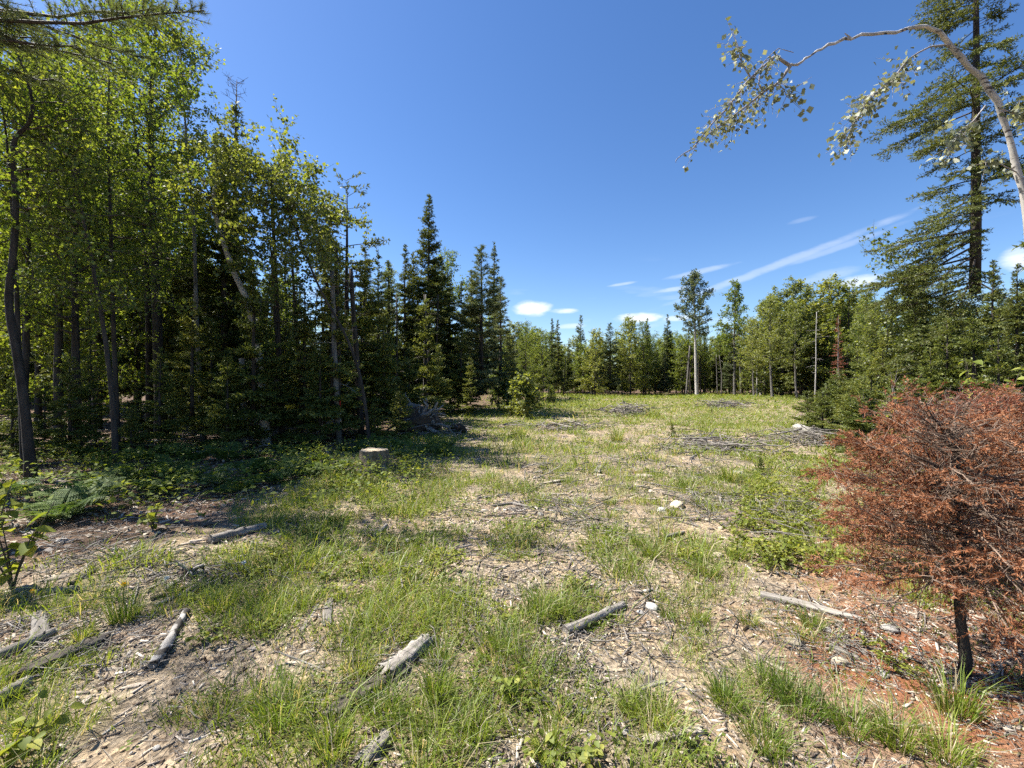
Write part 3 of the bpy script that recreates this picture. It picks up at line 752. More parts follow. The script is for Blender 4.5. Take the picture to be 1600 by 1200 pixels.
FE = 'young firs along the left forest edge'
for i, (px, d, top, k, lab) in enumerate([
        (395, 10.4, 430, 'fi1', 'young fir with flat light boughs in front of the leaning birch'), (520, 11.0, 420, 'fi2', 'tall young fir behind the red-topped stake'),
        (475, 11.6, 455, 'fi2', 'slim young fir between the two birches'), (640, 13.5, 545, 'fi1', 'small bright fir above the uprooted stump'),
        (600, 12.6, 500, 'fi2', 'young fir right of the leaning birch foot'), (570, 12.8, 430, 'fi1', 'dense young fir under the flat-limbed spruce'),
        (685, 17, 540, 'fi1', 'young fir behind the uprooted stump'), (330, 11.8, 500, 'fi1', 'young fir left of the grey stub trunk'),
        (285, 12.5, 560, 'fi2', 'low fir behind the ferns in deep shade'), (215, 10.8, 600, 'fi1', 'low fir with level boughs beside the slender maple'),
        (140, 10.0, 565, 'fi2', 'young fir left of the slender maples'), (70, 9.4, 600, 'fi1', 'low fir right of the crooked grey trunk'),
        (-10, 9.2, 560, 'fi2', 'young fir cut by the left picture edge'), (735, 19.5, 560, 'fi2', 'young fir in front of the bushy pine'),
        (445, 12.6, 500, 'fi2', 'fir sapling behind the bright gap'), (625, 11.6, 612, 'fi3', 'small fir seedling left of the uprooted stump'), (705, 20, 600, 'fi3', 'small fir seedling under the tallest pointed spruce'),
        (585, 11.3, 632, 'fi3', 'seedling fir behind the cut stump'), (110, 8.6, 560, 'fi1', 'light green young fir left of the slim leaning maple'), (250, 9.6, 545, 'fi2', 'young fir in front of the thickest dark trunk'),
        (355, 9.9, 560, 'fi1', 'low fir hiding the foot of the grey stub trunk'), (300, 10.6, 470, 'fi2', 'tall young fir right of the thickest dark trunk'), (430, 10.9, 560, 'fi3', 'bushy little fir at the birch foot'), (500, 10.6, 540, 'fi1', 'young fir left of the red-banded stake'),
        (205, 9.0, 640, 'fi3', 'little fir among the ferns by the slim maples'), (20, 8.2, 590, 'fi2', 'young fir behind the crooked trunk foot'), (665, 15.5, 470, 'fi2', 'bright young fir below the tallest pointed spruce'), (720, 20.5, 520, 'fi1', 'young fir left of the bushy white pine')]):
    place(k, px, d, top, lab, 'fir', 'young_fir', FE)

# deeper rows of the left forest
LG = 'trees deep in the left forest'
rg = np.random.default_rng(77)
for i in range(54):
    d = rg.uniform(15, 36); px = rg.uniform(-110, 800)
    x = (px - 800) / FPX * d
    lim = float(np.interp(d, EL[:, 0], EL[:, 1])) - 1.2 - (d - 13) * .05
    if x > lim: x = lim - rg.uniform(0, 5); px = 800 + x * FPX / d
    k = rg.choice(['sp1', 'sp2', 'sp3', 'sp4', 'de1', 'de2', 'de3', 'ma1'], p=[.16, .16, .10, .16, .14, .12, .10, .06])
    lim_top = float(np.interp(px, [0, 120, 250, 330, 345, 480, 560, 650, 760, 800], [150, 110, 120, 330, 335, 360, 440, 450, 450, 500]))
    top = lim_top + rg.uniform(10, 120); H = max(3.5, min(CAM_Z + (HOR - top) / FPX * d, 14))
    if k == 'ma1': H = min(H, 7)
    nm = 'spruce_tree' if k[:2] == 'sp' else 'broadleaf_tree'
    place(k, px, d, None, 'dark spruce deep in the left forest {w}' if k[:2] == 'sp' else 'leafy tree deep in the left forest {w}', 'spruce' if k[:2] == 'sp' else 'tree', nm, LG + (', spruces' if k[:2] == 'sp' else ', leafy'), H=H)
# leafy crowns that fill the upper left
for i, (px, d, top, k, lab) in enumerate([
        (95, 10.5, 100, 'de1', 'broad leafy tree filling the upper left behind the crooked trunk'), (150, 15, 70, 'de1', 'leafy tree between the slim maples and the tallest tree'),
        (20, 12.5, 60, 'de2', 'leafy tree behind the crooked grey trunk'), (-60, 10, 40, 'de1', 'leafy tree mostly cut off by the left edge'), (60, 17, 150, 'de3', 'bright leafy tree glowing far left'),
        (210, 18, 230, 'ma1', 'bright maple glowing between the dark trunks'), (110, 13, 300, 'ma1', 'low maple with glowing leaves left of the slim trunks'), (40, 11, 330, 'ma1', 'low maple beside the crooked grey trunk'),
        (280, 17, 330, 'ma1', 'maple lit from behind right of the thick dark trunk'), (25, 8.4, 130, 'de2', 'leafy tree added to cast shade, close behind the crooked grey trunk'), (120, 9.0, 150, 'de1', 'leafy tree added to cast shade, spreading above the slim maples'), (150, 11, 430, 'ma1', 'understory maple in front of the dark trunks'), (340, 16, 430, 'ma1', 'bright maple behind the leaning birch'), (430, 17, 420, 'ma1', 'bright maple between the birches')]):  # the two nearest trees of this list are added to shade the ground below
    place(k, px, d, top, lab, 'tree', 'broadleaf_tree', 'leafy trees of the left forest')

# bare understory trunks at the edge
def pole(name, label, cat, pix, d, r, mat='bark', r1=.55, twigs=10, seed=1, group=None):
    if '{w}' in label: label = label.replace('{w}', beside(pix[0][0])); group = group + ', ' + beside(pix[0][0])
    rng = np.random.default_rng(seed); base, P = ppath(pix, d); tf = np.linspace(0, 1, 10); t = np.linspace(0, 1, len(P))
    pts = np.stack([np.interp(tf, t, P[:, i]) for i in range(3)], 1); tm = MB(); tm.tube(pts, r * (1 - (1 - r1) * tf), 8, rough=.15, rng=rng)
    parts = [('trunk', tm.mesh('pole_trunk', M[mat]))]
    if twigs:
        bm = MB()
        for q in range(twigs):
            u = rng.uniform(.2, .98); c = np.array([np.interp(u, tf, pts[:, i]) for i in range(3)]); az = rng.random() * 6.28; l = rng.uniform(.25, .9); s = np.linspace(0, 1, 4)
            bp = c + np.array([math.cos(az), math.sin(az), 0]) * (l * s)[:, None]; bp[:, 2] += l * (.1 * s - .4 * rng.random() * s * s); bm.tube(bp, .007 * (1 - .8 * s) + .0015, 3, cap=False)
            v = rng.uniform(.3, .9, 4); PP = np.stack([np.interp(v, s, bp[:, i]) for i in range(3)], 1); bm.sticks(PP, PP + nrm(rng.normal(0, 1, (4, 3))) * .2, .003, .001)
        parts.append(('branches', bm.mesh('pole_branches', M['greytwig' if mat in ('greybark', 'birchbark', 'bleached') else 'twig'])))
    return thing(name, label, cat, base, 0, None, group, parts)


pole('broken_trunk', 'short pale grey trunk stub at the forest edge left of the leaning birch', 'trunk', [(383, 702), (383, 670), (381, 640), (378, 560)], 10.6, .085, 'greybark', .8, 3, 1)
pole('bare_trunk', 'bare dark trunk just right of the leaning birch', 'trunk', [(441, 690), (438, 600), (434, 500), (428, 380), (424, 280)], 11.3, .075, 'bark', .5, 14, 2)
pole('bare_trunk', 'thin bare trunk between the leaning birch and the red-topped stake', 'trunk', [(472, 688), (470, 600), (462, 500), (456, 400)], 11.6, .055, 'bark', .6, 14, 3)
pole('dead_snag', 'tall grey snag behind the red-topped stake', 'snag', [(530, 692), (526, 610), (522, 540), (521, 490), (519, 420)], 10.9, .075, 'greybark', .7, 10, 4)
pole('bare_trunk', 'dark straight trunk beside the grey snag', 'trunk', [(531, 688), (530, 600), (528, 500), (525, 380)], 11.4, .07, 'bark', .6, 10, 5)
pole('bare_trunk', 'dark leaning trunk behind the slim birch foot', 'trunk', [(566, 684), (560, 600), (553, 500), (548, 420)], 11.8, .09, 'bark', .6, 12, 6)
pole('bare_trunk', 'dark trunk in the shade left of the grey stub', 'trunk', [(318, 686), (312, 610), (308, 500), (305, 400)], 12.4, .06, 'bark', .6, 10, 8)
rg = np.random.default_rng(78)
for i in range(26):
    px = rg.uniform(200, 800); d = rg.uniform(13, 24); lim = float(np.interp(d, EL[:, 0], EL[:, 1])) - .6
    x = min((px - 800) / FPX * d, lim); px = 800 + x * FPX / d; b = HOR + CAM_Z * FPX / d
    pole('bare_trunk', 'thin bare trunk in the dark left forest {w}', 'trunk', [(px, b), (px + rg.normal(0, 4), 560), (px + rg.normal(0, 9), 460)], d, rg.uniform(.035, .07), rg.choice(['bark', 'bark', 'greybark']), .6, 16, 100 + i, 'thin bare trunks inside the left forest')

# red-topped survey stake
base = gp(532, 694); sm = MB(); sm.tube(np.array([[0, 0, -.1], [.005, 0, .6], [-.01, 0, .95]]), .016, 6); s2 = MB(); s2.tube(np.array([[-.01, 0, .95], [-.012, 0, 1.12]]), .018, 6); s3 = MB(); s3.tube(np.array([[-.012, 0, 1.12], [-.02, 0, 2.1]]), .013, 6)
thing('marker_stake', 'thin wooden stake with a red painted band before the dark forest', 'stake', base, 0, None, None,
      [('shaft', sm.mesh('stake_shaft', M['pinkstick'])), ('red_band', s2.mesh('stake_band', M['red'])), ('upper_shaft', s3.mesh('stake_upper', M['bark']))])

# pine whose boughs hang into the top left corner
def overhang_pine():
    rng = np.random.default_rng(91); base = np.array([-8.6, 6.0, hz(-8.6, 6.0)])
    tm = MB(); zz = np.linspace(-.1, 11, 8); tm.tube(np.stack([zz * 0, zz * 0, zz], 1), .19 * (1 - zz / 15), 10, rough=.1, rng=rng)
    parts = [('trunk', tm.mesh('pine_trunk', M['bark']))]
    e = thing('pine_tree', 'pine outside the left edge with boughs across the top left corner', 'pine', base, 0, None, None, parts)
    ends = [((-110, 0), (120, 70), 5.0), ((-110, -60), (250, 10), 4.8), ((-110, -40), (322, 18), 4.6), ((-110, 60), (60, 60), 5.4), ((-110, -20), (170, 95), 5.2), ((-110, 20), (20, 15), 4.9), ((-110, 120), (95, 130), 5.6)]
    for k in range(6):
        z = rng.uniform(7.5, 10.5); az = rng.uniform(0, 6.283); ends.append((None, (z, az), None))
    bm = MB(); nm = MB()
    for a, b, d in ends:
        if a is not None:
            p1 = at(b[0], b[1], d * 1.16) - base; p0 = np.array([0, 0, p1[2] + .5 + rng.uniform(0, .7)])
        else:
            z, az = b; p0 = np.array([0, 0, z]); p1 = p0 + np.array([math.cos(az), math.sin(az), .15]) * 2.3 * (14 - z) / 5
            if p1[0] > 1.6 and p1[1] > -2 and p1[2] < 8.5: continue
        s = np.linspace(0, 1, 9); bp = p0 + (p1 - p0) * s[:, None]; bp[:, 2] -= .25 * np.sin(np.pi * s); bp += rng.normal(0, .025, bp.shape) * s[:, None]
        bm.tube(bp, .032 * (1 - .85 * s) + .004, 5, cap=False); L_ = np.linalg.norm(p1 - p0); T = nrm((p1 - p0)[None])
        ss = rng.uniform(.25, 1, int(L_ * 15)); P = np.stack([np.interp(ss, s, bp[:, i]) for i in range(3)], 1); pe = nrm(np.cross(T, [0, 0, 1.]))
        D = nrm(T * .7 + pe * rng.choice([-1, 1], len(ss))[:, None] * rng.uniform(.2, .9, (len(ss), 1)) + rng.normal(0, .15, (len(ss), 3))); l = rng.uniform(.2, .6, len(ss)) * (1.25 - .7 * ss); bm.sticks(P, P + D * l[:, None], .006, .003)
        for f in np.linspace(.25, 1.0, 7):
            C = P + D * (l * f)[:, None]; q = 9; CC = np.repeat(C, q, 0); DD = nrm(np.repeat(D, q, 0) * .8 + nrm(rng.normal(size=CC.shape)) * .75); nm.spikes(CC, DD, rng.uniform(.06, .11, len(CC)), .005, rng.random(len(CC)), rng)
    obj('branches', bm.mesh('pine_branches', M['bark']), e)['kind'] = 'stuff'; obj('crown', nm.mesh('pine_crown', M['pine'], False), e)['kind'] = 'stuff'


overhang_pine()

# ------------------------------------------------------------------ trees: far side of the clearing
place('de3', 850, 40, 520, 'leafy tree at the left end of the far tree line', 'tree', 'broadleaf_tree', wide=1.1)
place('de1', 822, 31, 505, 'leafy tree beside the bushy pine at the clearing edge', 'tree', 'broadleaf_tree', wide=1.1)
place('sp2', 862, 52, 498, 'pair of dark spruce spires in the far line, left one')
place('sp2', 872, 53, 500, 'pair of dark spruce spires in the far line, right one')
place('pi2', 907, 60, 497, 'flat-topped pine sticking out of the far tree line', 'pine', 'pine_tree')
place('pi1', 953, 55, 508, 'grey-green rounded pine at the front of the far tree line', 'pine', 'pine_tree', wide=1.25)
place('de3', 985, 60, 500, 'bright leafy tree in the middle of the far tree line', 'tree', 'broadleaf_tree', wide=1.2)
place('de3', 1005, 58, 505, 'second bright leafy tree in the middle of the far line', 'tree', 'broadleaf_tree', wide=1.2)
place('sp1', 1011, 62, 498, 'dark spruce tip between bright leafy crowns of the far line')
place('sp1', 1044, 62, 492, 'pointed spruce just left of the lone tall aspen')
PR['lone'] = broadleaf(61, vpath(13, _r, .012, 7, (-.25, 0)), .19, 2.4, .53, 44, .15, .075, mat='aspen', barkm='birchbark', e=(10, 65), r1=.25)
place('lone', 1089, 46, 433, 'lone tall aspen with a long bare pale trunk in the clearing', 'tree', 'aspen_tree', rz=0.)
PR['lonemaple'] = broadleaf(62, vpath(12, _r, .02), .17, 2.5, .36, 46, .15, .075, mat='maple', barkm='greybark', e=(5, 60), prof=lambda a: .95 * (1 - a) ** .55 + .12)
place('lonemaple', 1148, 50, 446, 'dark green spire-topped maple right of the lone aspen', 'tree', 'maple_tree', rz=0.)
pole('bare_trunk', 'grey bare trunk close right of the spire-topped maple', 'trunk', [(1158, 612), (1157, 580), (1155, 545), (1154, 520)], 52, .13, 'greybark', .6, 8, 31)
pole('bare_trunk', 'pale leaning trunk under the lone aspen crown', 'trunk', [(1072, 614), (1075, 580), (1078, 540)], 55, .14, 'greybark', .7, 8, 32)
pole('bare_trunk', 'pale thin trunk left of the lone aspen in the far line', 'trunk', [(1014, 613), (1014, 585), (1013, 560)], 60, .14, 'greybark', .7, 8, 33)
pole('bare_trunk', 'grey leaning trunk under the right-hand round crowns', 'trunk', [(1254, 603), (1250, 570), (1246, 535), (1240, 490)], 44, .22, 'greybark', .5, 24, 34)
pole('birch_pole', 'straight white birch pole standing clear of the right tree line', 'trunk', [(1273, 611), (1275, 570), (1275, 530), (1276, 487)], 30, .05, 'birchbark', .4, 14, 35)
place('dd1', 1310, 34, 492, 'dead spruce with rust-red top among green trees on the right', 'dead spruce', 'dead_spruce')
rg = np.random.default_rng(79)
FG = 'trees of the far tree line'
for i in range(74):
    d = rg.uniform(57, 82); px = rg.uniform(790, 1290); k = rg.choice(['sp1', 'sp2', 'sp4', 'de1', 'de3', 'as1', 'de2', 'pi1'], p=[.2, .18, .1, .14, .14, .1, .09, .05])
    lim = float(np.interp(px, [790, 860, 930, 1000, 1060, 1120, 1170, 1190, 1240, 1290], [500, 508, 520, 515, 512, 505, 500, 495, 465, 455])); top = lim + rg.uniform(6, 50)
    H = CAM_Z + (HOR - top) / FPX * d; sp = k[:2] in ('sp', 'pi')
    place(k, px, d, None, 'dark spruce in the far tree line {w}' if sp else 'leafy tree in the far tree line {w}', 'spruce' if sp else 'tree', 'spruce_tree' if sp else 'broadleaf_tree', FG + (', evergreen' if sp else ', leafy'), H=H, wide=1.15)
for i in range(24):
    d = rg.uniform(36, 60); px = rg.uniform(790, 840) if i < 8 else rg.uniform(1175, 1330); k = rg.choice(['as1', 'de1', 'de2', 'as2', 'sp2']) 
    if px < 900: d = rg.uniform(34, 48)
    lim = 505 if px < 900 else float(np.interp(px, [1175, 1210, 1250, 1330], [495, 468, 450, 450])); top = lim + rg.uniform(0, 45); sp = k[:2] == 'sp'
    H = CAM_Z + (HOR - top) / FPX * d
    gl = 'left end of the far line' if px < 900 else 'right of the far line, {w}'
    place(k, px, d, None, ('dark spruce at the ' if sp else 'rounded leafy tree at the ') + gl, 'spruce' if sp else 'tree', 'spruce_tree' if sp else 'broadleaf_tree', ('spruces' if sp else 'leafy trees') + ' at the side of the far line', H=H, wide=1.2)
for i in range(16):
    px = rg.uniform(830, 1300); d = rg.uniform(52, 60); b = HOR + CAM_Z * FPX / d
    pole('bare_trunk', 'thin pale trunk under the far tree line {w}', 'trunk', [(px, b), (px + rg.normal(0, 2), 585), (px + rg.normal(0, 4), 555)], d, rg.uniform(.06, .10), rg.choice(['greybark', 'bark']), .6, 6, 200 + i, 'thin trunks at the foot of the far tree line')

# ------------------------------------------------------------------ trees: right side
def right_side(az, z):
    c = math.cos(az - math.pi * 1.05)          # fuller towards the clearing
    s = .60 + .40 * c
    if z < 9.5 and c < .25: s *= .22
    return s


PR['bigspruce'] = conifer(71, 15.5, 3.1, 2.6, nl=.078, nw=.021, step=.052, npb=2, whorl=.31, nb=6, gap=.115, e0=-20, e1=12, droop=.26, shape=.55, side=right_side, dead=34, tr=.125, gapsz=.35, thin=.06, tj=.3, ej=9, mat='spruce', tlmax=.7, inner=.28)
thing('spruce_tree', 'big spruce with a straight dark trunk towering at the right edge', 'spruce', (11.1, 10.3, hz(11.1, 10.3) - .05), 0, None, None, PR['bigspruce']['parts'])
place('sp2', 1672, 11.5, -80, 'dark spruce at the right edge beyond the big trunk', rz=1., wide=.9)
for i, (px, d, top, k, lab) in enumerate([
        (1432, 15.5, 392, 'sp3', 'mid-sized spruce under the big spruce, left of its trunk'), (1395, 18, 455, 'sp1', 'spruce at the left foot of the big spruce'),
        (1475, 14, 430, 'sp3', 'bushy spruce close to the big trunk'), (1550, 9.0, 408, 'sp2', 'slender spruce right of the big dark trunk'), (1590, 8.4, 415, 'sp1', 'spruce cut by the right picture edge'),
        (1365, 24, 480, 'sp1', 'dark spruce in the right tree line behind the small firs'), (1420, 24, 420, 'sp2', 'tall narrow spruce in the right tree line')]):
    place(k, px, d, top, lab)
for i, (px, d, top, k, lab) in enumerate([
        (1440, 10.6, 510, 'fi1', 'young fir with yellow-green boughs before the big trunk'), (1480, 9.2, 500, 'fi2', 'young fir left of the big trunk base'), (1380, 12, 530, 'fi1', 'young fir among the right-hand thicket'),
        (1345, 11.6, 590, 'fi3', 'low spreading fir beside the white log'), (1318, 13, 596, 'fi3', 'low fir at the left tip of the right thicket'), (1385, 9.8, 592, 'fi3', 'low fir behind the rust-red bush'),
        (1292, 15.5, 601, 'fi3', 'small fir reaching furthest into the clearing on the right'), (1560, 7.6, 520, 'fi2', 'young fir at the right edge behind grey branches'), (1420, 8.4, 596, 'fi3', 'low fir touching the top of the rust-red bush'),
        (1365, 15, 560, 'fi1', 'fir behind the low spreading firs'), (1300, 21, 585, 'fi1', 'distant little fir by the white birch pole'), (1330, 10.6, 606, 'fi3', 'wide low fir right behind the white log'), (1362, 9.6, 584, 'fi3', 'bright low fir between white log and rust-red bush'), (1400, 11.5, 560, 'fi1', 'bright young fir above the left top of the rust-red bush'),
        (1455, 9.0, 545, 'fi1', 'bright young fir behind the large-leaved shrubs'), (1520, 8.6, 500, 'fi1', 'young fir in front of the big dark trunk'), (1340, 16, 548, 'fi1', 'young fir left of the thicket under the big spruce'), (1312, 17, 580, 'fi3', 'low fir at the far left of the thicket'), (1285, 12.2, 612, 'fi3', 'low bright fir just above the white log'), (1262, 14.2, 612, 'fi3', 'leftmost low fir of the thicket'), (1400, 8.8, 600, 'fi3', 'low bright fir right above the rust-red bush'), (1350, 9.0, 612, 'fi3', 'spreading fir close behind the rust-red bush'), (1475, 12, 470, 'fi2', 'taller young fir left of the big dark trunk')]):
    place(k, px, d, top, lab, 'fir', 'young_fir', 'young firs in the right thicket', wide=1.15 if k == 'fi3' else 1)
rg = np.random.default_rng(80)
for i in range(26):
    d = rg.uniform(17, 40); px = rg.uniform(1340, 1900); k = rg.choice(['sp1', 'sp2', 'as1', 'de1', 'de2', 'de3'])
    top = float(np.interp(px, [1340, 1400, 1600], [455, 470, 440])) + rg.uniform(0, 60); sp = k[:2] == 'sp'
    place(k, px, d, None, ('dark spruce' if sp else 'leafy tree') + ' in the wood behind the right thicket, {w}', 'spruce' if sp else 'tree', 'spruce_tree' if sp else 'broadleaf_tree', ('spruces' if sp else 'leafy trees') + ' behind the right thicket', H=CAM_Z + (HOR - top) / FPX * d, wide=1.1)
hero_broad('maple_tree', 'thin young maple with a few bright leaves left of the big spruce', 'tree', [(1450, 640), (1445, 560), (1425, 470), (1395, 410), (1365, 378)], 11.8, 388, .02, .62, t0=.55, limbs=10, leaf=.09, spacing=.09, mat='birch', e=(0, 30), sub=2)


# birch bent over in an arch
def bent_birch():
    rng = np.random.default_rng(95)
    pix = [(1652, 900), (1650, 700), (1632, 480), (1602, 320), (1580, 225), (1555, 150), (1512, 97), (1470, 52), (1443, 40), (1390, 52), (1330, 59), (1295, 68), (1265, 90), (1246, 102), (1233, 103)]
    dd = [4.7, 4.7, 4.7, 4.7, 4.7, 4.65, 4.6, 4.55, 4.5, 4.4, 4.3, 4.2, 4.15, 4.1, 4.1]
    P = np.array([at(a, b, c) for (a, b), c in zip(pix, dd)]); base = P[0].copy(); base[2] = hz(base[0], base[1]) - .05; P[0][2] = base[2]; P -= base
    r = np.array([.085, .08, .072, .062, .057, .054, .050, .045, .036, .028, .025, .023, .021, .019, .017]) * .55
    tm = MB(); t = np.linspace(0, 1, len(P)); tf = np.linspace(0, 1, 44); pts = np.stack([np.interp(tf, t, P[:, i]) for i in range(3)], 1); pts[1:-1] = (pts[:-2] + 2 * pts[1:-1] + pts[2:]) / 4
    pts[4:-1] += rng.normal(0, .008, pts[4:-1].shape); tm.tube(pts, np.interp(tf, t, r) * (1 + .10 * rng.normal(size=len(tf))), 9, rough=.16, rng=rng)
    bm = MB(); nm = MB()

    def br(px_, d0, d1, r0, leafy=True, dens=1.0, ls=.055):
        Q = np.array([at(a, b, d0 + (d1 - d0) * i / (len(px_) - 1)) for i, (a, b) in enumerate(px_)]) - base; s = np.linspace(0, 1, len(Q)); sf = np.linspace(0, 1, 14)
        q = np.stack([np.interp(sf, s, Q[:, i]) for i in range(3)], 1); bm.tube(q, r0 * (1 - .75 * sf) + .002, 6, cap=False)
        if not leafy: return
        n = int(24 * dens); u = rng.uniform(.25, 1, n); C = np.stack([np.interp(u, sf, q[:, i]) for i in range(3)], 1); D = nrm(rng.normal(0, .45, (n, 3)) + nrm((q[-1] - q[0])[None]) * .6 + [0, 0, -.35]); l = rng.uniform(.10, .32, n)
        bm.sticks(C, C + D * l[:, None], .003, .0012); leaf_cloud(nm, rng, C, D, l, .036, ls, .6, .03)
    br([(1235, 103), (1222, 95), (1212, 86), (1205, 93), (1180, 115), (1165, 130), (1140, 165), (1110, 195), (1083, 232)], 4.1, 3.9, .014, True, 2.0, .045)
    br([(1235, 103), (1222, 122), (1212, 133), (1193, 143), (1170, 163), (1140, 185), (1100, 215)], 4.1, 4.0, .013, True, 1.9, .045)
    br([(1172, 120), (1160, 100), (1155, 78), (1165, 72)], 4.05, 3.95, .006, True, .5)
    br([(1193, 143), (1185, 132), (1190, 100), (1215, 75), (1240, 82)], 4.05, 4.0, .004, False)
    br([(1215, 130), (1225, 140), (1230, 152)], 4.05, 4.0, .004, True, .25)
    br([(1083, 232), (1068, 240), (1056, 250), (1056, 268)], 3.9, 3.9, .003, False)
    br([(1330, 60), (1320, 52)], 4.3, 4.3, .008, False)
    br([(1485, 70), (1455, 72), (1420, 90), (1400, 118), (1375, 140), (1348, 165), (1330, 205), (1324, 232)], 4.55, 4.3, .008, True, 3.8, .052)
    br([(1540, 165), (1520, 190), (1500, 205), (1480, 235)], 4.6, 4.3, .006, True, 1.0, .062)
    br([(1560, 168), (1590, 180), (1620, 170)], 4.6, 4.7, .006, True, 1.2, .062)
    br([(1590, 270), (1560, 255), (1535, 250)], 4.7, 4.5, .005, True, .5, .055)
    thing('bent_birch', 'slender birch bent over in an arch against the blue sky', 'birch', base, 0, None, None,
          [('trunk', tm.mesh('bent_trunk', M['birchbark'])), ('branches', bm.mesh('bent_branches', M['greytwig'])), ('crown', nm.mesh('bent_leaves', M['hang'], False))])


bent_birch()

# rust-red dead firs


def dead_fir(seed, H, R, clear, n1=95):
    rng = np.random.default_rng(seed); tm = MB(); zz = np.linspace(-.05, H, 9); w = np.cumsum(rng.normal(0, .014, (9, 2)), 0); w[0] = 0
    tp = np.stack([w[:, 0], w[:, 1], zz], 1); tm.tube(tp, .026 * (1 - .85 * zz / H) + .002, 8, rough=.2, rng=rng)
    bm = MB(); nm = MB(); P2 = []; D2 = []; L2 = []; F2 = []
    for i in range(n1):
        z = clear + (H - clear) * ((i + rng.random()) / n1) ** 1.05; t = (z - clear) / (H - clear); az = i * 2.4 + rng.normal(0, .5)
        Lb = R * (math.sqrt(max(0.02, 1 - t ** 1.9)) * (.62 + .38 * min(1, t * 4))) * rng.uniform(.65, 1.12); el = math.radians(6 + 36 * t + rng.normal(0, 13))
        if i % 9 == 0: Lb *= .5
        hv = np.array([math.cos(az), math.sin(az), 0]); s_ = np.linspace(0, 1, 8); c = np.array([np.interp(z, zz, tp[:, 0]), np.interp(z, zz, tp[:, 1]), z])
        wob = np.cumsum(rng.normal(0, .022 * Lb, (8, 3)), 0); wob[0] = 0
        bp = c + hv * (Lb * math.cos(el) * s_)[:, None] + wob; bp[:, 2] += Lb * (math.sin(el) * s_ - .32 * s_ ** 2 + .14 * s_ ** 4)
        bm.tube(bp, .0055 * (1 - .8 * s_) + .0012, 4, cap=False, tint=rng.random())
        ss = np.arange(.14, 1.0, .034 / Lb) + 0; ss = np.clip(ss + rng.normal(0, .02, len(ss)), .08, 1); P = np.stack([np.interp(ss, s_, bp[:, q]) for q in range(3)], 1); T = nrm((bp[-1] - bp[0])[None])
        D = nrm(T * .65 + nrm(rng.normal(size=(len(ss), 3)) * [1, 1, .4]) * .8 + [0, 0, -.12]); l = (.07 + .20 * Lb * (1 - .6 * ss)) * rng.uniform(.6, 1.2, len(ss))
        P2.append(P); D2.append(D); L2.append(l); F2.append(ss * Lb / R + rng.normal(0, .12, len(ss)))
    P, D, l, F = np.concatenate(P2), np.concatenate(D2), np.concatenate(L2), np.concatenate(F2); bm.sticks(P, P + D * l[:, None], .0022, .0012, rng.random(len(P)))
    SP, SD, SL, SF = [P + D * (l * .4)[:, None]], [D], [l * .6], [F]
    for f in np.linspace(.25, .95, 4):
        Q = P + D * (l * f)[:, None]; E = nrm(D * .8 + nrm(rng.normal(size=P.shape) * [1, 1, .45]) * .7 + [0, 0, -.12]); k = l * rng.uniform(.25, .55, len(l)) + .02; bm.sticks(Q, Q + E * k[:, None], .0014, .0008, rng.random(len(P))); SP.append(Q); SD.append(E); SL.append(k); SF.append(F + .05 * f)
    SP, SD, SL, SF = np.concatenate(SP), np.concatenate(SD), np.concatenate(SL), np.concatenate(SF)
    pn = vnoise(SP[:, 0] * 5 + seed, SP[:, 1] * 5 + SP[:, 2] * 6, 93); kp = SF + .9 * (pn - .5) + .25 * (SP[:, 2] / H - .5) > .45; SP, SD, SL, pn = SP[kp], SD[kp], SL[kp], pn[kp]
    k = np.maximum((SL / .0090).astype(int), 2) * 2; idx = np.repeat(np.arange(len(SP)), k); u = rng.random(len(idx)); Rr = nrm(rng.normal(size=(len(idx), 3)))
    nm.spikes(SP[idx] + SD[idx] * (SL[idx] * u)[:, None], nrm(SD[idx] * .75 + Rr * .75), rng.uniform(.013, .025, len(idx)), .0062, np.clip(np.repeat(.25 + .6 * rng.random(len(SP)), k) + rng.normal(0, .15, len(idx)), 0, 1), rng)
    return dict(H=H, parts=[('trunk', tm.mesh('dead_trunk', M['bark'])), ('branches', bm.mesh('dead_branches', M['deadtwig'])), ('needles', nm.mesh('dead_needles', M['rust'], False))])


PR['dead_a'] = dead_fir(81, 1.36, .78, .52, 115)
PR['dead_b'] = dead_fir(82, 1.40, .92, .22, 125)
for (x, y), k, rz, s, lab in ((DEADFIR[0], 'dead_a', 2.7, 1.0, 'nearest rust-red dead fir, its thin trunk bare at the base'), (DEADFIR[1], 'dead_b', 2.2, 1.0, 'rust-red dead fir just behind the nearest one'),
                              (DEADFIR[2], 'dead_a', 3.9, 1.05, 'rust-red dead fir cut by the right picture edge'), (DEADFIR[3], 'dead_b', 5.0, 1.02, 'farthest of the rust-red dead firs')):
    thing('dead_fir', lab, 'dead fir', (x, y, hz(x, y) - .03), rz, s, 'rust-red dead firs', PR[k]['parts'])

# shrubs and low trees that close the gaps at the foot of the tree lines
PR['sh1'] = broadleaf(401, vpath(2.2, _r, .06, 5), .025, 1.15, .06, 24, .10, .045, e=(15, 65), mat='maple', gap=.16, tw=(.18, .42), prof=lambda a: .95 - .45 * a)
PR['sh2'] = broadleaf(402, vpath(1.6, _r, .06, 5), .022, 1.1, .05, 26, .12, .045, e=(10, 70), mat='birch', gap=.15, tw=(.16, .36), prof=lambda a: 1 - .55 * a)
PR['lf1'] = broadleaf(403, vpath(9, _r, .04), .09, 2.2, .10, 48, .12, .065, e=(5, 55), mat='maple', prof=lambda a: .75 + .3 * math.sin(a * 3.1) - .3 * a)
PR['lf2'] = broadleaf(404, vpath(9, _r, .04), .08, 2.0, .10, 46, .13, .06, e=(5, 60), mat='birch', barkm='bark', prof=lambda a: .8 + .3 * math.sin(a * 3.1) - .35 * a)
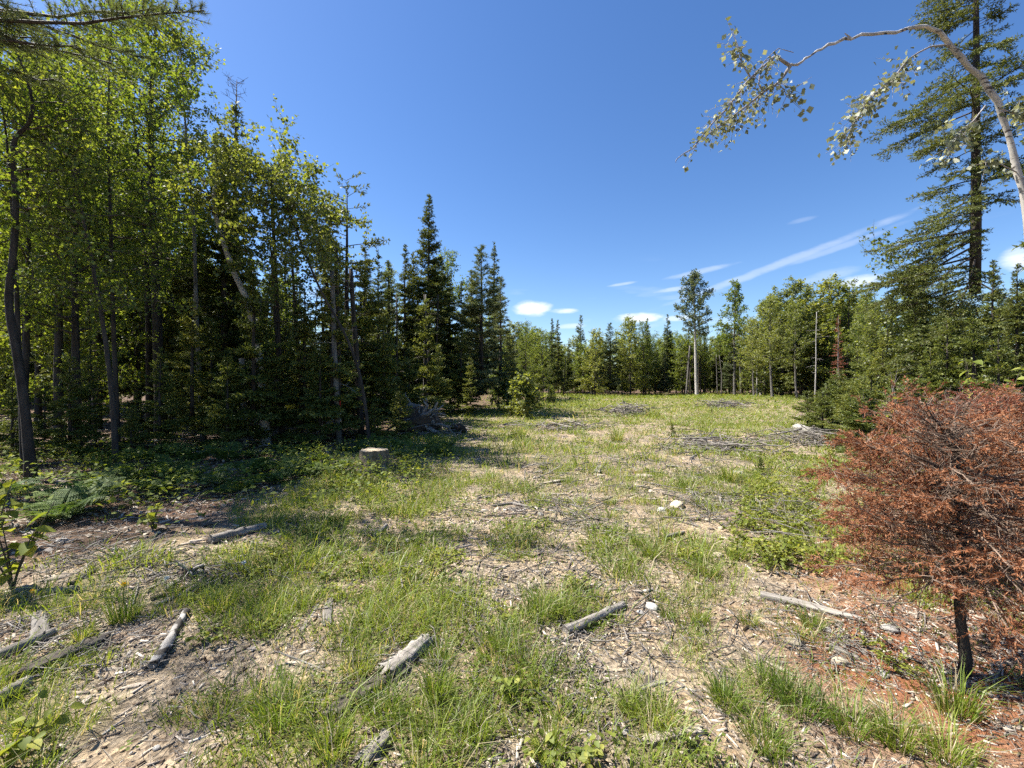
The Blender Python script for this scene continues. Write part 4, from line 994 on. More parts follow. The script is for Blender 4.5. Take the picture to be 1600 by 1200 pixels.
PR['ls1'] = conifer(405, 9, 1.7, .3, nl=.16, nw=.05, step=.11, dead=6, gapsz=.4)
PR['ls2'] = conifer(406, 9, 1.4, .5, nl=.16, nw=.05, step=.11, dead=6, gapsz=.5, droop=.3)
thing('round_shrub', 'round bright green shrub at the end of the left tree line', 'shrub', gp(818, 652) - [0, 0, .05], 0, (1.05, 1.05, .95), None, PR['sh2']['parts'])
place('sh2', 795, 22.5, None, 'smaller shrub at the left foot of the round bright shrub', 'shrub', 'leafy_shrub', H=1.5)
place('sh2', 862, 36, None, 'small lone bush in the bracken right of the round shrub', 'shrub', 'leafy_shrub', H=1.2, wide=.6)
rg = np.random.default_rng(501)
for i in range(110):
    d = rg.uniform(57, 80); px = 785 + (i + rg.random()) / 110 * 570; k = rg.choice(['lf1', 'lf2', 'ls1', 'ls2', 'ls2', 'lf1'])
    if px > 1190: d = rg.uniform(44, 60)
    lim = float(np.interp(px, [790, 860, 930, 1000, 1060, 1120, 1170, 1190, 1240, 1340], [505, 515, 528, 520, 520, 515, 510, 500, 475, 462])); top = lim + rg.uniform(4, 46)
    sp = k[:2] == 'ls'
    place(k, px, d, None, 'low-boughed spruce at the front of the far line {w}' if sp else 'low-branched leafy tree at the front of the far line {w}', 'spruce' if sp else 'tree', 'spruce_tree' if sp else 'broadleaf_tree',
          'low-branched ' + ('spruces' if sp else 'leafy trees') + ' of the far line', H=CAM_Z + (HOR - top) / FPX * d, wide=1.3)
for (px, d, top, k, lab) in [(768, 33, 500, 'lf1', 'leafy tree closing the gap behind the bushy pine'), (792, 37, 515, 'ls1', 'spruce behind the round bright shrub'), (745, 32, 480, 'ls1', 'spruce behind the left of the bushy pine'), (806, 44, 512, 'lf2', 'bright leafy tree behind the round shrub'), (780, 29, 540, 'lf1', 'low leafy tree right behind the bushy pine'), (815, 38, 520, 'ls2', 'narrow spruce behind the round shrub'), (834, 42, 525, 'lf1', 'leafy tree right of the round shrub')]:
    place(k, px, d, top, lab, 'tree' if k[:2] == 'lf' else 'spruce', 'broadleaf_tree' if k[:2] == 'lf' else 'spruce_tree', wide=1.2)
for (px, d, top, lab) in [(1195, 46, 478, 'rounded leafy crown just right of the spire-topped maple'), (1222, 44, 462, 'wide rounded leafy tree left of the white birch pole'), (1252, 43, 450, 'highest rounded leafy crown left of the white birch pole'), (1292, 42, 448, 'wide rounded leafy crown right of the white birch pole'), (1325, 40, 452, 'rounded leafy crown behind the rust-topped dead spruce'), (985, 56, 508, 'rounded leafy crown behind the mid-field brush pile'), (930, 54, 522, 'rounded low leafy tree left of the grey-green pine')]:
    place('lf2', px, d, top, lab, 'tree', 'broadleaf_tree', wide=1.35)
for i in range(44):
    d = rg.uniform(15, 40); px = -140 + (i + rg.random()) / 44 * 950; k = rg.choice(['ls1', 'ls2', 'lf1', 'ls1', 'sh1'])
    x = (px - 800) / FPX * d; lim = float(np.interp(d, EL[:, 0], EL[:, 1])) - 2.0 - (d - 13) * .07
    if x > lim: x = lim - rg.uniform(0, 3); px = 800 + x * FPX / d
    lt = float(np.interp(px, [0, 250, 330, 480, 560, 760, 800], [250, 260, 400, 430, 470, 480, 520])); H = np.clip(CAM_Z + (HOR - lt - rg.uniform(0, 110)) / FPX * d, 2.5, 10)
    if k == 'sh1': H = min(H, 3)
    sp = k[:2] == 'ls'
    place(k, px, d, None, 'low-boughed spruce closing the left forest {w}' if sp else 'low leafy growth closing the left forest {w}', 'spruce' if sp else 'tree', 'spruce_tree' if sp else 'broadleaf_tree', 'low-branched ' + ('spruces' if sp else 'leafy trees') + ' of the left forest', H=H, wide=1.2)
for i in range(16):
    d = rg.uniform(14, 32); px = rg.uniform(1370, 1800); k = rg.choice(['ls1', 'ls2', 'lf1', 'lf2']); sp = k[:2] == 'ls'
    place(k, px, d, None, ('spruce' if sp else 'leafy tree') + ' with low boughs behind the right thicket, {w}', 'spruce' if sp else 'tree', 'spruce_tree' if sp else 'broadleaf_tree', 'low-branched ' + ('spruces' if sp else 'leafy trees') + ' behind the right thicket', H=rg.uniform(3, 6) * d / 20, wide=1.2)

# forest behind the frame's trees on every side: one far mass of wood that closes the horizon
def far_wood():
    rng = np.random.default_rng(9); P = []
    n = 15000; a = rng.uniform(-2.4, 2.4, n); r = rng.uniform(92, 125, n); z = rng.random(n) ** 1.3 * 9.5 * (.75 + .25 * vnoise(a * 9, r * 0 + 3, 8))
    C = np.stack([np.sin(a) * r, np.cos(a) * r, z], 1); mb = MB()
    mb.leaves(C, nrm(rng.normal(size=(n, 3))), nrm(rng.normal(size=(n, 3))), rng.uniform(.8, 1.8, n), rng.uniform(.6, 1.2, n), .2, rng.random(n))
    stuff('distant_wood', mb.mesh('distant_wood', M['spruce'], False), 'distant dark wood showing only in gaps behind the tree lines', 'wood')


far_wood()


# ------------------------------------------------------------------ grass and litter (uncountable)
def scatter(n, d0, d1, rng, wx=1.32, p=1.0):
    """points spread over the ground between two distances in front"""
    y = np.sqrt(rng.uniform(d0 * d0, d1 * d1, n)) if p == 1.0 else d0 + (d1 - d0) * rng.random(n) ** p
    x = rng.uniform(-1, 1, n) * (y * 1.25 + 1.2); return x, y


def build_grass():
    rng = np.random.default_rng(200); mb = MB()
    for (n, d0, d1, kb, h0, h1, w, seg, spread) in [(6600, .9, 3.2, 11, .035, .14, .0042, 2, .05), (12000, 3.2, 7.5, 10, .04, .16, .006, 2, .07), (17000, 7.5, 17, 8, .06, .19, .012, 2, .12), (24000, 17, 40, 6, .09, .26, .028, 1, .2), (17000, 40, 70, 5, .12, .34, .07, 1, .5)]:
        x, y = scatter(n, d0, d1, rng); v = veg(x, y); f = forest(x, y); kp = rng.random(n) < np.clip(v * 1.2 - .06, .09, 1) * (1 - .8 * f)
        x, y, v = x[kp], y[kp], v[kp]; m = len(x); sz = (.45 + 1.0 * rng.random(m) ** 2) * (.55 + .7 * v)
        clump = fbm(x / .6, y / .6, 130, 2); dry = rng.random(m) < .08 + .16 * (clump < .42)
        idx = np.repeat(np.arange(m), kb); k = len(idx); a = rng.random(k) * 6.283; rr = np.sqrt(rng.random(k)) * spread * (.5 + sz[idx])
        px, py = x[idx] + np.cos(a) * rr, y[idx] + np.sin(a) * rr; P = np.stack([px, py, height(px, py) - .004], 1)
        h = rng.uniform(h0, h1, k) * sz[idx]; ln = np.stack([np.cos(a), np.sin(a)], 1) * (h * rng.uniform(.3, 1.5, k))[:, None] + rng.normal(0, .012, (k, 2))
        tint = np.clip(.12 + .5 * (clump[idx] - .3) + .38 * rng.random(k), 0, .68); tint = np.where(dry[idx] & (rng.random(k) < .6) | (rng.random(k) < .07), rng.uniform(.8, 1, k), tint)
        mb.blades(P, h, ln, np.full(k, w) * rng.uniform(.6, 1.4, k), tint, seg, rng)
    stuff('grass', mb.mesh('grass', M['grass'], False), 'short patchy green grass growing all over the clearing', 'grass')


build_grass()


def build_cover():
    """small broad leaves of clover, strawberry and bracken between the grass"""
    rng = np.random.default_rng(201); mb = MB()
    for (n, d0, d1, kb, s, hh, sp) in [(5200, .9, 4, 10, .020, .05, .045), (7500, 4, 10, 10, .034, .08, .08), (7500, 10, 24, 9, .065, .16, .2), (10500, 24, 66, 8, .15, .30, .45)]:
        x, y = scatter(n, d0, d1, rng); c = fbm(x / 2.1, y / 2.1, 150, 3); v = veg(x, y); far = sstep(16, 30, y)
        kp = (rng.random(n) < np.clip((c - .44) * 6 + .45 * far, 0, 1) * np.clip(v * 1.4, 0, 1)); x, y = x[kp], y[kp]; m = len(x)
        idx = np.repeat(np.arange(m), kb); k = len(idx); px = x[idx] + rng.normal(0, sp, k); py = y[idx] + rng.normal(0, sp, k)
        P = np.stack([px, py, height(px, py) + rng.uniform(.1, 1, k) * hh], 1); D = nrm(np.stack([rng.normal(size=k), rng.normal(size=k), rng.normal(0, .3, k)], 1)); l = s * rng.uniform(.7, 1.4, k)
        mb.leaves(P, D, nrm(rng.normal(0, .35, (k, 3)) + [0, 0, 1]), l, l * .75, .1, np.clip(rng.random(m)[idx] * .6 + .4 * rng.random(k), 0, 1))
    # herbs in the shade of the forest edge
    n = 5200; x = rng.uniform(-12, -1.2, n); y = rng.uniform(4.5, 15, n); f = forest(x, y); sh = np.exp(-((y - 8.2 - .1 * x) / 2.4) ** 2)
    kp = rng.random(n) < sh * np.clip(fbm(x / 1.2, y / 1.2, 160, 2) * 2 - .55, 0, 1); x, y = x[kp], y[kp]; kb = 15; idx = np.repeat(np.arange(len(x)), kb); k = len(idx)
    px = x[idx] + rng.normal(0, .14, k); py = y[idx] + rng.normal(0, .14, k); P = np.stack([px, py, height(px, py) + rng.uniform(.02, .34, k)], 1); l = rng.uniform(.04, .09, k)
    mb.leaves(P, nrm(rng.normal(size=(k, 3)) * [1, 1, .4]), nrm(rng.normal(0, .35, (k, 3)) + [0, 0, 1]), l, l * .6, .1, rng.random(k))
    stuff('ground_herbs', mb.mesh('ground_herbs', M['herb'], False), 'low broad-leaved herbs and bracken spread between the grass', 'ground cover')


build_cover()


def boxes(mb, C, yaw, pitch, L_, W_, T_, rng, tint):
    n = len(C); D = np.stack([np.cos(yaw) * np.cos(pitch), np.sin(yaw) * np.cos(pitch), np.sin(pitch)], 1); S = np.stack([-np.sin(yaw), np.cos(yaw), rng.normal(0, .25, n)], 1); S = nrm(S); U = nrm(np.cross(D, S))
    V = []
    for a, tp in ((-.5, rng.uniform(.4, 1, n)), (.5, rng.uniform(.15, 1, n))):
        for b, c in ((-.5, -.5), (.5, -.5), (.5, .5), (-.5, .5)):
            V.append(C + D * (a * L_)[:, None] + S * (b * W_ * tp)[:, None] + U * (c * T_)[:, None])
    V = np.stack(V, 1).reshape(-1, 3); b = np.arange(n)[:, None] * 8
    Q = np.concatenate([b + np.array([q]) for q in ([1, 2, 6, 5], [2, 3, 7, 6], [3, 0, 4, 7], [0, 3, 2, 1], [4, 5, 6, 7])]); mb.add(V, Q, None, np.repeat(tint, 8))


def build_litter():
    rng = np.random.default_rng(210); mb = MB(); sb = MB(); pb = MB()
    for (n, d0, d1, l0, l1, w) in [(28000, .9, 3.2, .008, .085, .012), (18500, 3.2, 8, .015, .15, .021), (10000, 8, 24, .05, .30, .036)]:
        x, y = scatter(n, d0, d1, rng); kp = rng.random(n) < np.clip(1.15 - veg(x, y), .06, 1) * np.clip(fbm(x / .8, y / .8, 170, 2) * 2.8 - .55, .10, 1); x, y = x[kp], y[kp]; k = len(x)
        l = l0 + (l1 - l0) * rng.random(k) ** 3; yaw = rng.normal(.5, 1.1, k)
        boxes(mb, np.stack([x, y, height(x, y) + .003 + .2 * w * rng.random(k)], 1), yaw, rng.normal(0, .15, k), l, w * rng.uniform(.35, 1.1, k) * (.5 + l / l1), w * rng.uniform(.2, .6, k), rng, np.clip(rng.normal(.5, .3, k), 0, 1))
    stuff('wood_litter', mb.mesh('wood_litter', M['litter'], False), 'fine splinters and wood chips strewn over the bare soil', 'wood litter')
    for (n, d0, d1, l0, l1, r) in [(5000, .9, 3.5, .04, .22, .0013), (5000, 3.5, 9, .08, .4, .0024), (3000, 9, 22, .2, .8, .006)]:
        x, y = scatter(n, d0, d1, rng); kp = rng.random(n) < np.clip(1.2 - .8 * veg(x, y), .2, 1); x, y = x[kp], y[kp]; k = len(x); l = rng.uniform(l0, l1, k); yaw = rng.random(k) * 6.283
        P0 = np.stack([x, y, height(x, y) + rng.uniform(.002, .012, k)], 1); x1 = x + np.cos(yaw) * l; y1 = y + np.sin(yaw) * l; P1 = np.stack([x1, y1, height(x1, y1) + rng.uniform(.002, .03, k)], 1); sb.sticks(P0, P1, r, r * .7, rng.random(k))
    stuff('dry_straw', sb.mesh('dry_straw', M['bleached'], False), 'dry grass stalks and hair-thin twigs lying over the soil', 'straw')
    V0, F0 = ICO[0]
    for (n, d0, d1, s0, s1) in [(5200, .9, 3.5, .003, .014), (3200, 3.5, 9, .006, .026)]:
        x, y = scatter(n, d0, d1, rng); kp = rng.random(n) < np.clip(1.0 - veg(x, y), .02, 1) * np.clip(fbm(x / .7 + 9, y / .7, 180, 2) * 3 - .9, .05, 1); x, y = x[kp], y[kp]; k = len(x)
        s = s0 + (s1 - s0) * rng.random(k) ** 3; W = V0[None] * (1 + .5 * (rng.random((k, 12, 1)) - .5)) * s[:, None, None] * rng.uniform(.5, 1.2, (k, 1, 3)) * np.array([1, 1, .6]); C = np.stack([x, y, height(x, y) + .2 * s], 1)
        pb.add((W + C[:, None]).reshape(-1, 3), None, (F0[None] + np.arange(k)[:, None, None] * 12).reshape(-1, 3), np.repeat(rng.random(k), 12))
    stuff('gravel', pb.mesh('gravel', M['stone'], False), 'small tan gravel sprinkled over the bare soil', 'gravel')
    # leaf and needle litter on the forest floor
    lb = MB(); n = 9000; x = rng.uniform(-13, -2, n); y = rng.uniform(2, 14, n); kp = rng.random(n) < forest(x, y); x, y = x[kp], y[kp]; k = len(x); l = rng.uniform(.03, .08, k)
    lb.leaves(np.stack([x, y, height(x, y) + .01], 1), nrm(rng.normal(size=(k, 3)) * [1, 1, .2]), nrm(rng.normal(0, .3, (k, 3)) + [0, 0, 1]), l, l * .7, .15, rng.random(k))
    stuff('leaf_litter', lb.mesh('leaf_litter', M['chip'], False), 'brown fallen leaves on the shaded forest floor at left', 'leaf litter')
    nb_ = MB(); n = 26000; x = rng.uniform(.8, 5, n); y = rng.uniform(1, 5.5, n); kp = rng.random(n) < needle(x, y); x, y = x[kp], y[kp]; k = len(x)
    nb_.spikes(np.stack([x, y, height(x, y) + .004 + .01 * rng.random(k)], 1), nrm(rng.normal(size=(k, 3)) * [1, 1, .3]), rng.uniform(.012, .026, k), .003, rng.random(k), rng)
    stuff('fallen_needles', nb_.mesh('fallen_needles', M['rust'], False), 'carpet of rust-red needles under the dead firs', 'needles')


build_litter()


# ------------------------------------------------------------------ logs and big wood
def log_mesh(L_, r, seed, kind='round', mat='bleached', bend=.05, k=16):
    rng = np.random.default_rng(seed); n = 15; s = np.linspace(-.5, .5, n); mb = MB()
    bx = bend * L_ * (np.cumsum(rng.normal(0, .2, n)) * .25 + rng.uniform(-1, 1) * (s * s * 3)); P = np.stack([s * L_, bx, bend * .25 * L_ * np.cumsum(rng.normal(0, .12, n))], 1)
    a = np.arange(k) / k * 2 * np.pi; R = r * (1 + .07 * rng.normal(size=n)) * np.linspace(1.08, .85, n)
    groove = 1 - (.22 if kind == 'round' else .5) * rng.random(k) ** 2.2
    rr = R[:, None] * groove[None] * (1 + .07 * rng.normal(size=(n, k)))
    Y = np.cos(a)[None] * rr; Z = np.sin(a)[None] * rr * (.92 if kind == 'round' else .55)
    if kind == 'split': Z = np.where(Z > 0, Z * (.5 + .5 * vnoise(np.arange(n)[:, None] * .35 + seed, a[None] * 1.1, 7)), Z)
    X = np.broadcast_to(s[:, None] * L_, (n, k)).copy(); jag = (.4 if kind == 'round' else 2.6) * r
    X[0] += jag * rng.random(k) - jag * .3; X[-1] -= jag * rng.random(k) - jag * .3
    if kind == 'split':
        Y[0] *= .6; Z[0] *= .5; Y[-1] *= .5; Z[-1] *= .4
    V = np.stack([X, Y + P[:, 1:2], Z + P[:, 2:3]], -1); i = np.arange(n - 1)[:, None] * k; j = np.arange(k)[None]; j2 = (j + 1) % k
    mb.add(V.reshape(-1, 3), np.stack([i + j, i + j2, i + k + j2, i + k + j], -1).reshape(-1, 4), None, np.clip(.5 + .35 * (groove - .85)[None] + .1 * rng.normal(size=(n, k)), 0, 1).ravel())
    for e_, sg in ((0, 1), (-1, -1)):
        ring = V[e_]; mid = ring.mean(0) + [sg * r * .25, 0, 0]; c = np.vstack([ring, mid]); t_ = np.stack([np.arange(k), (np.arange(k) + 1) % k, np.full(k, k)], -1)
        mb.add(c, None, t_ if sg < 0 else t_[:, ::-1], .25)
    if kind == 'round' and r < .1:
        for q in range(2):
            u = rng.uniform(.2, .8); c = np.array([np.interp(u, s + .5, P[:, i_]) for i_ in range(3)]); d = nrm(rng.normal(size=(1, 3)) + [0, 0, .6])[0]; mb.tube(np.stack([c, c + d * r * 1.3, c + d * r * 1.5]), [r * .28, r * .2, r * .08], 5)
    return mb.mesh('log', M[mat], True)


def log(p0, p1, r_, label, name='log', cat='log', kind='round', mat='bleached', seed=1, sink=.4, cutends=False, group=None, lift=0.):
    r = r_ * (1.3 if kind == 'split' else 1.05)
    a, b = gp(*p0), gp(*p1); c = (a + b) / 2; d = b - a; L_ = np.linalg.norm(d); yaw = math.atan2(d[1], d[0]); pit = -math.atan2(d[2], math.hypot(d[0], d[1]))
    me = log_mesh(L_, r, seed, kind, mat); rot = (0, pit, yaw); loc = (c[0], c[1], c[2] + r * (.55 if kind == 'split' else 1) * (1 - sink) + lift)
    o = obj(name, me, None, loc, rot=rot); tag(o, label, cat, group); return o


log((884, 990), (976, 948), .028, 'smooth grey weathered log lying alone on the bare chips', seed=2)
log((598, 1062), (672, 1002), .055, 'thick split grey log with deep cracks, foreground centre', kind='split', seed=3)
log((512, 1122), (606, 1062), .040, 'longer dark brown continuation of the cracked split log', kind='split', seed=44, sink=.3, mat='darkwood')
log((566, 1198), (612, 1146), .036, 'pale split wood at the bottom edge left of centre', kind='split', seed=5)
log((1006, 1160), (1102, 1141), .022, 'curved brown plank of split wood at the bottom right of centre', kind='split', seed=6, mat='chip')
log((941, 1047), (976, 1047), .012, 'small bright yellow-tan wood chip with a dark shadow', kind='split', seed=7, mat='cut', name='wood_chip', cat='wood chip')
log((238, 1046), (290, 960), .026, 'grey birch log with dark mottled bark, left foreground', seed=8, mat='mottled', sink=.1)
log((-30, 1040), (88, 990), .028, 'pale crooked branch at the left edge with a broken knob', name='branch', cat='branch', seed=9)
log((64, 1000), (62, 958), .036, 'broken pale root knob on the crooked branch at left', kind='split', name='root_piece', cat='root', seed=10)
log((25, 1062), (172, 998), .044, 'dark rotten log half sunk in the soil, left foreground', kind='split', mat='darkwood', seed=11, sink=.2)
log((-20, 1108), (46, 1070), .036, 'pale smooth log end at the lower left edge', seed=12, sink=.4)
log((328, 850), (414, 829), .048, 'long pale log at the edge of the forest shade', seed=13, sink=.3)
log((235, 938), (352, 898), .016, 'thin dark branch slanting below the charred root', name='branch', cat='branch', mat='darkwood', seed=14)
log((240, 948), (345, 905), .013, 'grey twin branch along the thin dark branch', name='branch', cat='branch', mat='bleached', seed=15)
log((1188, 932), (1345, 972), .028, 'long weathered log running under the rust-red bush', seed=16, sink=.3)
log((1296, 1010), (1342, 1030), .013, 'thin pale stick on the red needles', name='branch', cat='stick', seed=17)
log((508, 980), (516, 937), .024, 'upright-looking split grey block beside a seedling', kind='split', seed=18, name='wood_block', cat='wood block')
log((472, 988), (498, 942), .014, 'narrow split piece left of the grey block', kind='split', seed=19, name='wood_piece', cat='wood piece')
log((798, 788), (898, 806), .018, 'long bleached branch in the middle of the clearing', name='branch', cat='branch', seed=20)
log((770, 792), (850, 780), .014, 'second bleached branch crossing the long one mid-clearing', name='branch', cat='branch', seed=21)
log((1243, 674), (1286, 684), .13, 'bright white birch log on the right beside the low firs', mat='birchbark', seed=22, sink=.0)
log((1078, 718), (1112, 698), .028, 'curved white branch below the slash pile', name='branch', cat='branch', seed=23, sink=0)
log((932, 740), (938, 728), .05, 'small upright white wood splinter in mid-clearing grass', kind='split', name='wood_piece', cat='wood piece', seed=24)
log((1076, 762), (1086, 782), .022, 'slanting white stick near the flat stones', name='branch', cat='stick', seed=25)
log((1038, 842), (1068, 833), .022, 'short grey stick right of centre', name='branch', cat='stick', seed=26)
log((140, 700), (290, 702), .05, 'long dark fallen trunk across the ferns', mat='darkwood', seed=27, sink=-.6)
log((306, 714), (372, 699), .045, 'pale fallen trunk at the edge of the ferns', seed=28, sink=-.6)
log((180, 733), (226, 728), .06, 'dark log in the ferns by the slim maples', mat='darkwood', seed=29, sink=0)
log((0, 832), (30, 824), .035, 'pale branch behind the broad-leaved plant at left', name='branch', cat='branch', seed=30)
log((70, 928), (122, 921), .022, 'grey branch in the shade below the broad-leaved plant', name='branch', cat='branch', seed=31)
log((110, 915), (148, 893), .018, 'dark branch rising towards the pale forked twig', name='branch', cat='branch', mat='darkwood', seed=32)
log((500, 878), (548, 862), .018, 'pale stick in the grass left of centre', name='branch', cat='stick', seed=33)
log((582, 842), (606, 822), .022, 'grey stick pointing to the cut stump', name='branch', cat='stick', seed=34)
log((1270, 682), (1312, 700), .05, 'dark pole lying below the white birch log', mat='darkwood', seed=35, sink=0)
log((1000, 1078), (1040, 1065), .016, 'bleached splinters beside the small grass tuft', kind='split', name='wood_piece', cat='wood piece', seed=36)
log((1005, 1100), (1014, 1056), .018, 'dark curved bark strip by the grass tufts', kind='split', mat='darkwood', name='bark_strip', cat='bark', seed=37)

# stump
def stump():
    rng = np.random.default_rng(33); base = gp(584, 737); k = 26; a = np.arange(k) / k * 6.283; flare = 1 + .22 * np.sin(a * 3 + 1) + .12 * np.sin(a * 7)
    zs = [-.08, .0, .06, .15, .26, .35]; rs = [.40, .36, .315, .285, .265, .255]; V = []
    for z, r in zip(zs, rs):
        w = max(0, 1 - z / .2) if z > 0 else 1; rr = r * (1 + (flare - 1) * (.25 + .75 * w)) + rng.normal(0, .006, k); V.append(np.stack([np.cos(a) * rr, np.sin(a) * rr, z + rng.normal(0, .006, k)], 1))
    n = len(zs); V = np.concatenate(V); i = np.arange(n - 1)[:, None] * k; j = np.arange(k)[None]; j2 = (j + 1) % k; mb = MB(); mb.add(V, np.stack([i + j, i + j2, i + k + j2, i + k + j], -1).reshape(-1, 4))
    top = V[-k:] * [.985, .985, 1]; cm = MB(); c = np.vstack([top, [[0, 0, .362]]]); cm.add(c, None, np.stack([np.arange(k), (np.arange(k) + 1) % k, np.full(k, k)], -1))
    e = thing('tree_stump', 'wide cut tree stump with a pale flat top at the shade edge', 'stump', base, 0, (.93, .93, 1.1), None, [('bark', mb.mesh('stump_bark', M['stumpbark'])), ('cut_face', cm.mesh('stump_cut', M['cut']))])
    for q in range(5):
        az = q * 1.3 + .4; s = np.linspace(0, 1, 5); P = np.stack([np.cos(az + .2 * s) * (.28 + .35 * s), np.sin(az + .2 * s) * (.28 + .35 * s), .08 - .14 * s], 1); rm = MB(); rm.tube(P, .075 * (1 - .7 * s), 7, rough=.2, rng=rng); obj('root', rm.mesh('stump_root', M['stumpbark']), e)


stump()


def root_wad(px, py, R, label, seed, nroots=16, logdir=None):
    rng = np.random.default_rng(seed); base = gp(px, py); mb = MB(); rock(mb, (0, 0, R * .35), R * .75, rng, (1.2, .7, .75), 3)
    e = thing('uprooted_stump', label, 'stump', base, 0, None, None, [('root_plate', mb.mesh('root_plate', M['soil']))])
    for q in range(nroots):
        az = rng.uniform(-.5, 3.6); el = rng.uniform(-.25, 1.1); d = np.array([math.cos(az) * math.cos(el), -abs(math.sin(az)) * math.cos(el) * .5, math.sin(el)]); l = R * rng.uniform(.9, 1.7); s = np.linspace(0, 1, 7); w = np.cumsum(rng.normal(0, .07 * R, (7, 3)), 0); w[0] = 0
        P = np.array([0, -.1 * R, R * .4]) + d * (l * s)[:, None] + w; P[:, 2] = np.maximum(P[:, 2] - .35 * l * s * s, -.02); rm = MB(); rm.tube(P, R * rng.uniform(.04, .10) * (1 - .8 * s) + .008, 6, rough=.25, rng=rng)
        for u in rng.uniform(.3, .9, 4):
            c = np.array([np.interp(u, s, P[:, i]) for i in range(3)])[None]; rm.sticks(c, c + nrm(rng.normal(size=(1, 3)) + d) * R * .4, .008, .003)
        obj('root', rm.mesh('wad_root', M[rng.choice(['greytwig', 'greytwig', 'bleached'])]), e)
    return e


e = root_wad(655, 678, .85, 'uprooted stump with a tangle of dark roots at the forest edge', 41, 22)
tm = MB(); b0 = gp(620, 680); q0 = np.array(e.location)
tm.tube(np.stack([at(622, 664, 12.6) - q0, at(630, 652, 12.7) - q0, at(641, 634, 12.9) - q0, at(668, 640, 13.2) - q0]), [.13, .14, .12, .06], 10, rough=.2, rng=RNG); obj('broken_trunk', tm.mesh('wad_trunk', M['greybark']), e)
root_wad(716, 678, .34, 'small dark root clump right of the big uprooted stump', 42, 12)
root_wad(300, 898, .085, 'charred black root lump beside thin branches, left foreground', 43, 8)


# ------------------------------------------------------------------ sticks, chips, stones (each its own object)
def stick_mesh(seed, fork=False):
    rng = np.random.default_rng(seed); s = np.linspace(0, 1, 7); P = np.stack([s - .5, np.cumsum(rng.normal(0, .022, 7)), np.abs(np.cumsum(rng.normal(0, .01, 7)))], 1); mb = MB(); mb.tube(P, .018 * (1 - .5 * s) * (1 + .15 * rng.normal(size=7)), 6)
    if fork:
        for u in (.45, .7): c = np.array([np.interp(u, s, P[:, i]) for i in range(3)]); mb.tube(np.stack([c, c + [.12, .1 * rng.choice([-1, 1]), .03], c + [.24, .16 * rng.choice([-1, 1]), .03]]), [.010, .008, .003], 5)
    return mb


STK = [stick_mesh(600 + i, i % 3 == 0) for i in range(6)]
STK = [(m_.mesh('stick_grey', M['bleached']), m_.mesh('stick_dark', M['darkwood'])) for m_ in STK]
CHP = []
for i in range(8):
    rng = np.random.default_rng(640 + i); mb = MB(); s = np.linspace(0, 1, 5); P = np.stack([s - .5, .05 * np.sin(s * 3 + i), .03 * np.sin(s * 5)], 1)
    mb.tube(P, np.array([.03, .09, .11, .09, .02]) * rng.uniform(.7, 1.3), 6, rough=.4, rng=rng); V = mb.V[0]; V[:, 2] = (V[:, 2]) * .4; CHP.append(mb.mesh('chip', M['chip'] if i % 3 else M['bleached'], False))
rg = np.random.default_rng(700)


def on_ground(px, py): return gp(px, py)


def stick(px, py, L_, yaw, dark=False, label=None, group=None, thick=1., z=0.):
    c = gp(px, py); me = STK[rg.integers(6)][1 if dark else 0]
    dx, dy = math.cos(yaw) * L_ * .4, math.sin(yaw) * L_ * .4; pit = -math.atan2(hz(c[0] + dx, c[1] + dy) - hz(c[0] - dx, c[1] - dy), .8 * L_)
    th = min(1, .45 / L_ + .25) * thick
    o = obj('stick', me, None, (c[0], c[1], c[2] + .012 * L_ * th + z), rot=(rg.random() * 6.28 if L_ < .3 else rg.normal(0, .3), pit, yaw), sc=(L_, L_ * th, L_ * th)); return tag(o, label, 'stick', group)


zones = [((830, 1010), (960, 1080), 20, 'on the bare chips around the smooth grey log', (.08, .22)), ((1010, 1180), (960, 1110), 18, 'on the bare soil right of the smooth grey log', (.08, .22)), ((760, 960), (770, 850), 24, 'on the bare strip in mid-clearing', (.15, .5)),
         ((1060, 1170), (760, 830), 16, 'around the flat stones in mid-clearing', (.15, .5)), ((30, 230), (990, 1080), 18, 'around the dark rotten log at left', (.08, .25)), ((60, 330), (840, 930), 18, 'on the shaded brown floor at left', (.12, .5)),
         ((450, 720), (950, 1120), 16, 'around the cracked split log in front', (.08, .22)), ((200, 420), (1110, 1190), 10, 'on the gravel at the lower left', (.06, .18)), ((820, 1000), (1090, 1190), 12, 'along the bottom edge by the clover', (.06, .18)),
         ((1180, 1340), (890, 1050), 14, 'beside the red needle carpet', (.08, .3)), ((1350, 1580), (960, 1090), 14, 'on the red needles under the dead firs', (.08, .3)), ((800, 1150), (700, 770), 22, 'across the middle of the clearing', (.25, .8)), ((600, 760), (700, 900), 14, 'in the grass right of the cut stump', (.12, .4))]
for (x0, x1), (y0, y1), n, where, (l0, l1) in zones:
    for i in range(int(n * .75)):
        dk = rg.random() < .22
        stick(rg.uniform(x0, x1), rg.uniform(y0, y1), rg.uniform(l0, l1), rg.normal(.4, .9), dk, ('dark thin stick ' if dk else 'bleached thin stick ') + where, ('dark' if dk else 'bleached') + ' sticks ' + where, rg.uniform(.7, 1.3))
    for i in range(int(n * .8)):
        c = gp(rg.uniform(x0, x1), rg.uniform(y0, y1)); l = rg.uniform(l0, l1) * .55
        tag(obj('wood_chip', CHP[rg.integers(8)], None, (c[0], c[1], c[2] + .02 * l), rot=(rg.normal(0, .25), rg.normal(0, .12), rg.random() * 6.28), sc=l), 'flat splintered wood chip ' + where, 'wood chip', 'wood chips ' + where)
